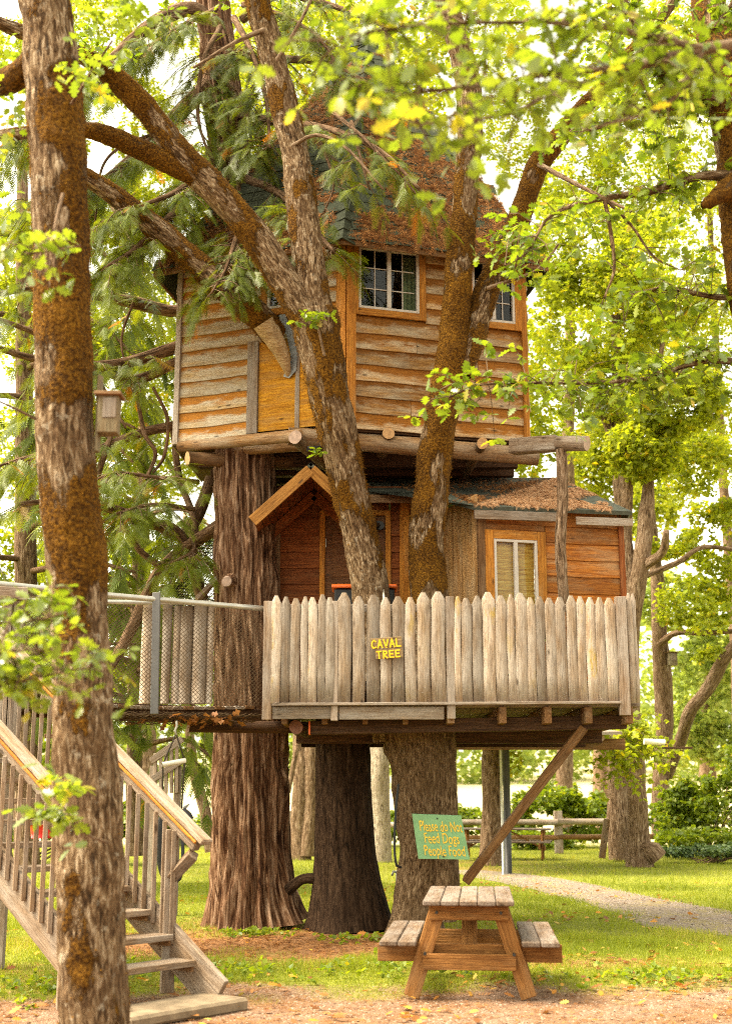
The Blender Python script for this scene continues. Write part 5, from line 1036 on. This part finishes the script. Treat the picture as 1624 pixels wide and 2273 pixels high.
# ------------------------------------------------------------------ picnic tables
def picnic_table(name, loc, rz, label, length=1.62):
    """local: Y along the table's length, X across"""
    t = thing(name, (0, 0, 0), label, 'picnic table', 'picnic tables'); L = length / 2; pw = .137; V3 = Vector
    for k in range(5): x = (k - 2) * (pw + .005); board('top_plank', (x, -L, .735), (x, L, .735), .04, pw, M['tabletop'], t, bev=.008)
    for s in (-1, 1):
        for k in range(2): x = s * (.475 + k * .145); board('seat_plank', (x, -L, .435), (x, L, .435), .04, .138, M['tabletop'], t, bev=.008)
    for e in (-1, 1):
        y = e * (L - .22)
        for s in (-1, 1): board('leg', (s * .235, y, .71), (s * .455, y, .02), .125, .045, M['tablewood'], t, up=(.95 * s, 0, .3), bev=.006)
        board('top_cleat', (-.31, y + e * .05, .655), (.31, y + e * .05, .655), .115, .04, M['tablewood'], t); board('seat_beam', (-.72, y - e * .05, .345), (.72, y - e * .05, .345), .135, .042, M['tablewood'], t)
        board('cross_rail', (-.36, y + e * .045, .285), (.36, y + e * .045, .285), .12, .038, M['tablewood'], t) if e < 0 else None
        for s in (-1, 1):
            for (bx, bz) in ((.25, .655), (.345, .345)): log('bolt', (s * bx, y + e * .022, bz), (s * bx, y + e * .08, bz), .012, .012, M['darkmetal'], t, n=8, segs=1, wob=0)
        board('brace', (0, y - e * .10, .33), (0, e * .12, .69), .12, .04, M['tablewood'], t, up=(1, 0, 0))
    t.matrix_basis = Matrix.Translation(loc) @ Matrix.Rotation(rz, 4, 'Z'); return t
picnic_table('picnic_table', (.86, 11.12, 0), R(-5.0), 'brown picnic table on the gravel in front of the deck', 1.66)
picnic_table('picnic_table', ground_at(1120, 1908), R(80), 'weathered picnic table far behind by the rail fence', 2.3)

# ------------------------------------------------------------------ green sign on the oak
gs = thing('dog_food_sign', at(978, 1908, 14.75), 'pale green board lettered Please do Not Feed Dogs People Food', 'sign')
c0, c1, c2, c3 = at(914, 1807, 14.62), at(1023, 1811, 14.62), at(1042, 1908, 14.72), at(928, 1906, 14.72)
nn = (c1 - c0).cross(c3 - c0).normalized(); nn = nn if nn.y < 0 else -nn
mesh_obj('board', [c0, c1, c2, c3] + [p - nn * .025 for p in (c0, c1, c2, c3)], [(0, 3, 2, 1), (4, 5, 6, 7), (0, 1, 5, 4), (1, 2, 6, 5), (2, 3, 7, 6), (3, 0, 4, 7)], M['green_sign'], gs)
def lettering(txt, p, q, hgt, parent, mat):
    cu = bpy.data.curves.new('lettering', 'FONT'); cu.body = txt; cu.size = 1; cu.offset = .002; cu.extrude = .006
    tmp = bpy.data.objects.new('tmp_text', cu); COL.objects.link(tmp); bpy.context.view_layer.update(); me = bpy.data.meshes.new_from_object(tmp.evaluated_get(bpy.context.evaluated_depsgraph_get())); bpy.data.objects.remove(tmp)
    n = len(me.vertices); co = np.empty(n * 3, np.float32); me.vertices.foreach_get('co', co); co = co.reshape(-1, 3); w_ = co[:, 0].max() - co[:, 0].min(); co[:, 0] -= co[:, 0].min()
    co[:, 0] /= w_; ux = q - p; uy = (c0 - c3).normalized() * hgt; Wd = np.array(p)[None] + co[:, 0:1] * np.array(ux)[None] + co[:, 1:2] * np.array(uy)[None] + (co[:, 2:3] * .4 + .003) * np.array(nn)[None]
    Wd = Wd + np.array([[0, 0, 1.]]) * (.004 * np.sin(co[:, 0:1] * 23)); me.vertices.foreach_set('co', Wd.astype(np.float32).ravel()); me.update(); me.materials.clear(); me.materials.append(mat); put(bpy.data.objects.new('lettering', me), parent)
def sp(u, v): return c0.lerp(c1, u).lerp(c3.lerp(c2, u), v)
lettering('Please do Not', sp(.12, .37), sp(.97, .37), .165, gs, M['sign_orange']); lettering('Feed Dogs', sp(.18, .64), sp(.86, .64), .165, gs, M['sign_orange']); lettering('People Food', sp(.14, .92), sp(.93, .92), .165, gs, M['sign_orange'])
for u, v in ((.5, .08), (.5, .94)): p = sp(u, v); log('nail', p - nn * .01, p + nn * .01, .008, .008, M['black'], gs, n=8, segs=1)

# hose bib and pipe by the oak
hb = thing('garden_tap', ground_at(882, 2046), 'thin grey standpipe with a tap beside the oak trunk', 'tap'); g = ground_at(882, 2046)
tube('pipe', [g, g + Vector((0, 0, .55)), g + Vector((0, 0, .62))], [.022, .022, .02], M['galv'], hb, 10, .2); tube('spout', [g + Vector((0, 0, .60)), g + Vector((-.05, -.02, .61)), g + Vector((-.07, -.03, .56))], [.016, .016, .014], M['galv'], hb, 8, .05)
hs_ = thing('black_hose', at(880, 1910, 15.0), 'black hose hanging in a loop along the oak trunk', 'hose'); tube('hose', [at(884, 1740, 15.0), at(878, 1800, 14.95), at(875, 1880, 14.9), at(880, 1922, 14.9), at(890, 1925, 14.95)], [.014] * 5, M['black'], hs_, 8, .1)

# ------------------------------------------------------------------ trapeze swing and small things behind the stairs
sw = thing('tyre_swing', at(385, 1920, 13.3), 'black tyre swing hanging by ropes from a white bar', 'swing'); top = at(392, 1600, 13.4)
tube('hook', [top, at(393, 1612, 13.4), at(388, 1622, 13.4), at(392, 1632, 13.4)], [.012] * 4, M['galv'], sw, 8, .04); b0, b1 = at(362, 1697, 13.35), at(410, 1688, 13.45)
tube('rope', [at(391, 1628, 13.4), b0], [.008] * 2, M['rope'], sw, 6, .3); tube('rope', [at(391, 1628, 13.4), b1], [.008] * 2, M['rope'], sw, 6, .3); tube('bar', [b0 - Vector((.01, 0, 0)), b1 + Vector((.01, 0, 0))], [.026, .026], M['pvc'], sw, 12, .1)
tube('rope', [b0, at(361, 1800, 13.35)], [.009] * 2, M['rope'], sw, 6, .3); tube('rope', [b1, at(403, 1800, 13.45)], [.009] * 2, M['rope'], sw, 6, .3)
tyr = [at(366, 1792, 13.4), at(358, 1840, 13.4), at(358, 1900, 13.4), at(366, 1945, 13.4), at(385, 1962, 13.4), at(400, 1950, 13.4), at(406, 1900, 13.4), at(404, 1850, 13.45), at(400, 1800, 13.45)]
V, Fc, bc, _, _ = tube_arrays(tyr, [.03, .05, .05, .04, .022, .018, .018, .02, .035], 10, .05); fast_mesh('tyre_strip', V, Fc, M['black'], sw, smooth=True)
hd_ = at(412, 1800, 13.4); tube('head', [at(396, 1812, 13.4), at(410, 1806, 13.4), at(424, 1820, 13.4)], [.05, .06, .035], M['black'], sw, 12, .04); tube('ear', [at(408, 1795, 13.4), at(420, 1785, 13.4)], [.02, .006], M['greymetal'], sw, 8, .05)
rb = thing('red_bucket', at(95, 1850, 15.0), 'red plastic feeder with faded pink lid behind the stair balusters', 'feeder'); c = at(97, 1836, 15.0)
log('body', c - Vector((0, 0, .12)), c + Vector((0, 0, .03)), .13, .15, M['red'], rb, n=18, segs=3, wob=0); log('lid', c + Vector((0, 0, .03)), c + Vector((0, 0, .10)), .21, .10, M['pink'], rb, n=18, segs=3, wob=0); tube('hanger', [c + Vector((0, 0, .1)), c + Vector((.02, .02, 1.9))], [.005, .005], M['rope'], rb, 6, .4)
pb2 = thing('hanging_post', Vector((c.x + .02, c.y + .02, 0)), 'slim dark post holding the red feeder behind the stairs', 'post'); board('post', Vector((c.x + .30, c.y + .1, 0)), Vector((c.x + .30, c.y + .1, 2.35)), .06, .06, M['brownwood'], pb2, up=(1, 0, 0)); board('arm', Vector((c.x + .32, c.y + .1, 2.22)), Vector((c.x - .05, c.y + .02, 2.22)), .05, .04, M['brownwood'], pb2)
# second flight seen beyond the near one
s2_ = thing('far_steps', at(375, 1800, 17.5), 'pale sunlit stair rails rising behind the cedar foliage', 'stairs')
for (x0, y0, x1, y1) in ((335, 1690, 405, 1640), (340, 1730, 400, 1690)): board('rail', at(x0, y0, 17.6), at(x1, y1, 17.6), .09, .06, M['greywood'], s2_)
for k in range(5): x = 345 + 12 * k; board('baluster', at(x, 1760, 17.6), at(x, 1672 - 5 * k, 17.6), .045, .045, M['greywood'], s2_, up=(1, 0, 0))
for x in (342, 396): p = at(x, 1700, 17.65); board('post', Vector((p.x, p.y, 0)), p, .09, .09, M['greywood'], s2_, up=(1, 0, 0))

# ------------------------------------------------------------------ pavilion, rail fence in the distance
pv = thing('log_pavilion', at(1120, 1900, 27), 'open log pavilion with round rafters seen under the deck', 'pavilion')
for k, x in enumerate((1040, 1075, 1098, 1112, 1150, 1205, 1235, 1300, 1330)): a = at(x, 1637, 26.2); log('rafter', a, a + Vector((.1, 4.5, .35)), .095, .095, M['logwood'], pv, endmat=M['endgrey'], segs=2, n=10)
a, b = at(940, 1652, 26.6), at(1385, 1652, 26.6); b.z = a.z; board('beam', a, b, .22, .18, M['brownwood'], pv)
sheet('roof_sheet', [at(930, 1624, 26), at(1380, 1624, 26), at(1380, 1624, 26) + Vector((0, 5, .4)), at(930, 1624, 26) + Vector((0, 5, .4))], .06, M['greywood'], pv)
for x in (1121,): p = at(x, 1650, 26.8); log('post', Vector((p.x, p.y, 0)), p, .075, .075, M['darkmetal'], pv, n=12, segs=2, wob=.0)
p = at(1110, 1660, 26.6); log('downpipe', Vector((p.x, p.y, 0)), p, .025, .025, M['galv'], pv, n=8, segs=2, wob=0)
pr_ = thing('white_roll', at(1455, 1648, 25.5), 'shiny white pipe lying along the pavilion beam end', 'pipe'); log('pipe', at(1428, 1646, 25.6), at(1474, 1648, 25.6), .06, .06, M['pvc'], pr_, wob=0, segs=2); board('bracket', at(1470, 1660, 25.6), at(1535, 1660, 25.6), .04, .12, M['darkwood'], pr_)
rf = thing('rail_fence', at(1237, 1850, 36), 'weathered split rail fence along the far edge of the lawn', 'fence')
for (x0, x1, y) in ((560, 905, 1832), (900, 1240, 1826), (1236, 1500, 1824), (1490, 1800, 1822)): log('rail', at(x0, y, 36), at(x1, y - 1, 36), .085, .08, M['greywood'], rf, n=8, segs=5)
for (x0, x1, y) in ((900, 1240, 1860), (1236, 1500, 1858)): log('rail', at(x0, y, 36.1), at(x1, y - 1, 36.1), .07, .07, M['brownwood'], rf, n=8, segs=5)
for x in (640, 905, 1237, 1492): p = at(x, 1800, 36.15); board('post', Vector((p.x, p.y, 0)), p, .22, .16, M['greywood'], rf, up=(1, 0, 0))
wpo = thing('leaning_stake', at(1338, 1905, 30.5), 'short leaning wooden stake beside the twin trunks', 'post'); board('stake', at(1335, 1905, 30), at(1346, 1818, 30), .14, .10, M['logwood'], wpo, up=(1, 0, 0))

# ------------------------------------------------------------------ grove behind
GRV = 'trees of the grove behind'
bgd = lambda bc, rr, a, S: rr * .5 * (fbm(bc * np.array([3, 3, 1.2]), 3, 3) - .5) + .02 * (np.abs(noise(bc * np.array([14, 14, 2.5]), 3) - .5) * 2 - .5)
def grove_tree(label, trunk, limbs_=(), blobs=(), n=1500, size=.13, mat='leaf_bg', bark_='bgbark', tpl=LOBED, thr=.46, seed=0, name='grove_oak', k=4, clump=2.2):
    t = thing(name, at(trunk[0][0], trunk[0][1], trunk[0][3]), label, 'tree', GRV); tube('trunk', *stem(trunk), M[bark_], t, 28, .16, bgd, seed)
    for l in limbs_: tube('limb', *stem(l), M[bark_], t, 14, .16, bgd, seed + 1)
    if blobs: foliage('crown', blob_points([pblob(*b) for b in blobs], n, thr=thr, seed=seed, clump=clump), k, size, tpl, M[mat], t, tilt=.8)
    return t
grove_tree('stout brown trunk beside the pavilion post', [(1092, 1925, 64, 30), (1090, 1860, 52, 30), (1092, 1700, 46, 30), (1090, 1500, 42, 30), (1085, 1200, 36, 30), (1080, 900, 24, 30)], (), [(1060, 830, 190, 210, 30), (1120, 1000, 120, 100, 30), (1130, 1690, 28, 28, 29.5)], 2200, .15, seed=1)
grove_tree('brown left trunk of the twin pair by the ivy', [(1376, 1908, 60, 32), (1374, 1840, 52, 32), (1372, 1700, 50, 32), (1375, 1560, 48, 32), (1382, 1300, 44, 32), (1380, 1050, 40, 32), (1372, 880, 30, 32), (1365, 700, 20, 32)], [[(1380, 1060, 30, 32), (1420, 960, 24, 31.5), (1450, 860, 18, 31), (1470, 760, 12, 31)], [(1376, 1000, 26, 32), (1330, 900, 20, 32), (1300, 800, 14, 32)]], [(1330, 700, 150, 160, 32), (1450, 620, 150, 150, 31), (1380, 860, 110, 80, 31.5), (1290, 560, 120, 130, 32)], 6000, .135, seed=2)
tw_pale = grove_tree('pale right trunk of the twin pair with a cut burl', [(1416, 1930, 66, 29.5), (1416, 1850, 48, 29.5), (1408, 1700, 44, 29.5), (1400, 1560, 42, 29.5), (1400, 1400, 40, 29.3), (1420, 1270, 38, 29), (1432, 1160, 34, 29), (1440, 1040, 26, 29), (1450, 900, 18, 29)], [[(1460, 1905, 44, 29.3), (1448, 1890, 46, 29.3), (1425, 1880, 34, 29.4)], [(1405, 1330, 34, 29.3), (1388, 1200, 30, 29.2), (1392, 1080, 26, 29), (1385, 950, 18, 29)], [(1424, 1260, 26, 29), (1470, 1225, 20, 28.5), (1478, 1180, 16, 28)]], [(1420, 1000, 90, 70, 28.5), (1500, 880, 110, 90, 28)], 2600, .14, seed=3, thr=.42)
spray_branch(tw_pale, [[(1405, 1560, 14, 29), (1390, 1640, 10, 28), (1350, 1690, 7, 27.5), (1325, 1720, 4, 27.3)], [(1405, 1590, 12, 29), (1400, 1680, 8, 28), (1385, 1735, 5, 27.5)], [(1408, 1600, 12, 29), (1440, 1660, 8, 28), (1470, 1690, 5, 27.6)]], (70, 60, 55), .15, .75, LOBED, M['leaf_bg'], k=5)
grove_tree('leaning oak with a small nest box and mossy side limb', [(1468, 1856, 46, 37), (1466, 1750, 40, 37), (1474, 1640, 38, 37), (1470, 1500, 40, 36.5), (1462, 1400, 34, 36), (1460, 1300, 30, 36), (1440, 1150, 26, 36), (1430, 1000, 20, 36)], [[(1480, 1720, 28, 37), (1510, 1640, 28, 36), (1530, 1580, 28, 35), (1570, 1530, 30, 34.5), (1600, 1470, 28, 34), (1640, 1420, 24, 33.5)], [(1460, 1430, 16, 36), (1500, 1405, 15, 35.5), (1560, 1405, 13, 35), (1660, 1400, 10, 34)], [(1400, 1290, 16, 33), (1500, 1250, 13, 33), (1560, 1215, 11, 33), (1660, 1225, 10, 33)]], [(1540, 1340, 110, 70, 34), (1600, 1200, 90, 90, 34), (1480, 1180, 70, 60, 35), (1590, 1060, 120, 100, 34), (1500, 1440, 34, 26, 34.5), (1580, 1460, 40, 30, 34)], 2600, .15, seed=4, thr=.50)
birdhouse('birdhouse', at(1491, 1463, 36), px_m(19, at(1491, 1463, 36)), px_m(28, at(1491, 1463, 36)), 'tiny pale nest box on the leaning grove oak at right')
grove_tree('reddish twin trunk seen between cedar and dark fir', [(668, 1912, 50, 32.5), (664, 1840, 40, 32.5), (668, 1700, 38, 32.5), (665, 1500, 34, 32.5), (650, 1200, 28, 32.5), (640, 800, 20, 32.5)], [[(682, 1900, 40, 32.4), (690, 1780, 36, 32.4), (692, 1640, 34, 32.4), (700, 1400, 28, 32.4), (720, 1000, 20, 32.4)], [(640, 1760, 12, 31), (655, 1680, 14, 31), (668, 1620, 12, 31), (675, 1500, 10, 31)]], [(620, 640, 160, 200, 32), (740, 760, 120, 140, 32), (640, 150, 170, 190, 31), (720, 320, 100, 120, 31)], 4200, .13, seed=5)
grove_tree('pale smooth trunk showing between dark fir and oak', [(842, 1920, 66, 31.5), (842, 1840, 54, 31.5), (838, 1700, 56, 31.5), (842, 1550, 54, 31.5), (850, 1300, 44, 31.5), (850, 900, 30, 31.5)], (), [(850, 640, 140, 140, 31), (860, 200, 150, 170, 31)], 1500, .16, bark_='palebark', seed=6)
grove_tree('slim grey trunk beyond the end of the stair rail', [(470, 1890, 34, 26), (455, 1800, 28, 26), (430, 1700, 24, 26), (415, 1560, 20, 26), (400, 1300, 16, 26)], (), [(330, 1450, 130, 120, 27), (200, 1300, 130, 130, 27), (60, 1250, 120, 150, 27)], 2600, .13, seed=7)
grove_tree('tall maple glowing yellow green right of the tower', [(1250, 1930, 40, 44), (1255, 1500, 36, 44), (1260, 1000, 30, 44), (1270, 500, 18, 44)], [[(1262, 900, 18, 44), (1330, 700, 14, 43), (1400, 500, 10, 42)]], [(1300, 560, 130, 150, 40), (1240, 760, 80, 110, 38), (1400, 700, 130, 120, 38), (1280, 380, 120, 120, 40), (1420, 400, 130, 130, 40), (1300, 950, 90, 80, 38), (1230, 430, 60, 70, 37)], 8000, .155, mat='leaf_bg', seed=8, thr=.44, name='grove_maple', tpl=SIMPLE)
grove_tree('broad maple at the right edge of the grove', [(1640, 1900, 30, 46), (1635, 1500, 26, 46), (1600, 1000, 20, 46), (1570, 400, 12, 46)], [[(1585, 950, 20, 46), (1500, 760, 15, 45), (1460, 560, 10, 45)]], [(1560, 560, 150, 170, 44), (1590, 800, 120, 120, 43), (1480, 820, 110, 90, 43), (1560, 300, 150, 170, 44), (1620, 1000, 90, 90, 43), (1480, 1080, 80, 60, 43), (1440, 150, 150, 170, 44)], 8500, .165, seed=9, thr=.45, name='grove_maple', tpl=SIMPLE)
grove_tree('yellow green maple behind the cedar at upper left', [(330, 1880, 44, 40), (320, 1400, 38, 40), (310, 900, 32, 40), (300, 300, 18, 40)], (), [(330, 680, 130, 130, 38), (260, 860, 140, 120, 38), (330, 1020, 130, 110, 38), (120, 760, 130, 120, 38), (100, 1000, 130, 130, 38), (420, 420, 110, 110, 38), (560, 330, 100, 120, 38), (280, 480, 90, 90, 38), (40, 520, 60, 80, 38), (60, 120, 80, 90, 38), (220, 60, 100, 80, 38), (120, 330, 80, 80, 38), (300, 260, 90, 90, 38), (40, 660, 70, 70, 38), (500, 180, 70, 110, 38)], 16000, .16, seed=10, thr=.39, name='grove_maple', tpl=SIMPLE)
grove_tree('thin maple crown behind the top of the tower', [(760, 1890, 40, 42), (760, 1300, 34, 42), (770, 600, 24, 42), (760, 0, 12, 42)], (), [(720, 120, 110, 140, 40), (880, 60, 140, 130, 40), (1060, 40, 120, 130, 40), (1140, 280, 80, 120, 40), (560, 60, 100, 110, 40), (420, 60, 80, 60, 40)], 7500, .15, seed=11, thr=.38, name='grove_maple', tpl=SIMPLE)
grove_tree('pale distant tree low at the right edge', [(1570, 1830, 40, 62), (1572, 1600, 34, 62), (1580, 1300, 22, 62)], (), [(1560, 1520, 90, 110, 60), (1620, 1400, 90, 110, 60), (1500, 1640, 60, 60, 60), (1610, 1650, 70, 60, 60), (1480, 1330, 70, 70, 58)], 2600, .30, mat='leaf_far', seed=14, thr=.40)
grove_tree('light green tree filling the gap beside the prop post', [(1330, 1900, 36, 50), (1335, 1500, 32, 50), (1340, 1100, 22, 50)], (), [(1310, 1050, 70, 60, 48), (1420, 1130, 90, 70, 48), (1350, 980, 80, 60, 48), (1520, 1000, 90, 60, 48)], 2000, .24, seed=15, thr=.45)
# conifers at the left background
def conifer(label, trunk, curves_, seed, per=4.5, size=.5):
    t = thing('grove_conifer', at(trunk[0][0], trunk[0][1], trunk[0][3]), label, 'tree', GRV); tube('trunk', *stem(trunk), M['bgbark'], t, 20, .2, bgd, seed); cs = []
    for l in curves_:
        o, C, r = tube('limb', *stem(l), M['limb'], t, 8, .15); cs.append(C)
    fronds('crown', cs, per, size, 1.7, FROND_S, M['frond_bg'], t, step=.24, twl=(.35, .95)); return t
conifer('feathery conifer filling the left middle distance', [(60, 1920, 60, 22), (60, 1400, 50, 22), (55, 900, 40, 22), (50, 300, 24, 22)], [[(55, 1180 - 90 * k, 16, 22), (160 + 20 * (k % 3), 1130 - 90 * k + 30 * (k % 2), 10, 21), (300, 1190 - 80 * k, 6, 20)] for k in range(-3, 9)] + [[(55, 1150 - 90 * k, 16, 22), (-60, 1150 - 90 * k, 9, 21), (-150, 1200 - 90 * k, 6, 20.5)] for k in range(-1, 8, 2)], 21, 6, .42)
conifer('drooping conifer behind bridge and cedar trunk', [(300, 1900, 40, 24), (300, 1600, 36, 24), (310, 1200, 30, 24), (320, 900, 20, 24)], [[(300, 1660 - 85 * k, 14, 24), (400, 1640 - 85 * k, 9, 23), (470, 1680 - 85 * k, 6, 22.5)] for k in range(0, 7)] + [[(300, 1640 - 85 * k, 14, 24), (200, 1620 - 85 * k, 9, 23), (120, 1680 - 85 * k, 6, 22.5)] for k in range(0, 7)], 22, 6, .40)

# ------------------------------------------------------------------ shrubs along the fence, ivy, far trees
def shrub(label, blobs, n, size, seed, mat='leaf_shrub', name='bramble_bush', cat='bush', grp='bushes along the far fence'):
    c = pblob(*blobs[0]); t = thing(name, (c[0][0], c[0][1], 0), label, cat, grp); blobs = [b for b in blobs] + [(b[0] + random.gauss(0, b[2] * .7), b[1] - abs(random.gauss(0, b[3] * .55)) + b[3] * .2, b[2] * random.uniform(.2, .45), b[3] * random.uniform(.25, .5), b[4] + random.gauss(0, .5)) for b in blobs for _ in range(7)]
    pts = blob_points([pblob(*b) for b in blobs], n, .3, 2.6, .45, seed); pts = pts[pts[:, 2] > .05]
    foliage('crown', pts, 4, size, LOBED, M[mat], t, tilt=.8)
    multi_tube('stems', [([(c[0][0] + random.uniform(-.3, .3), c[0][1], 0), tuple(pts[i])], [.02, .008]) for i in RNG.integers(0, len(pts), 14)], M['twig'], t, 4, 9.0); return t
shrub('bright bramble thicket behind the far picnic table', [(1220, 1800, 90, 62, 40), (1120, 1830, 70, 40, 40), (1290, 1820, 60, 50, 40), (1180, 1870, 120, 26, 39)], 2600, .17, 1)
shrub('dense bramble bush at the right edge', [(1570, 1790, 90, 80, 34), (1640, 1760, 80, 110, 34), (1500, 1820, 50, 50, 34), (1560, 1860, 110, 26, 33)], 3200, .15, 2)
shrub('low bramble seen between trunk and green sign', [(1030, 1830, 70, 40, 41), (960, 1850, 60, 36, 41), (880, 1840, 40, 44, 41)], 1300, .17, 3)
shrub('leafy bushes beyond the lawn behind the cedar base', [(640, 1840, 60, 46, 42), (720, 1850, 60, 40, 42), (560, 1850, 60, 40, 42), (450, 1850, 70, 40, 42)], 1700, .18, 4)
shrub('leafy bushes behind the staircase', [(60, 1800, 110, 70, 30), (200, 1830, 90, 50, 30), (330, 1830, 80, 46, 30), (20, 1650, 90, 80, 31)], 3000, .15, 5)
shrub('grey green ivy patch growing low at the right', [(1570, 1888, 80, 12, 31), (1510, 1890, 40, 10, 31), (1640, 1888, 70, 14, 31)], 1500, .09, 6, 'ivy', 'ivy_patch', 'ivy', 'low ground cover')
def treeline():
    bl = []
    for i in range(34):
        a = -1 + 2 * i / 33; Y = 95 + 25 * random.random(); x = a * Y * .42; bl.append(((x, Y, 5 + 4 * random.random()), (5.0, 4, 6 + 5 * random.random())))
    P = blob_points(bl, 15000, .4, .5, .44, 50); P = P[P[:, 2] > 1]
    B, T, S, r = rosettes(P, 3, .75, tilt=.8); tag(scatter('far_woods', SIMPLE, B, T, S, r, M['leaf_far']), 'pale hazy line of far woods beyond the field', 'woods')
treeline()
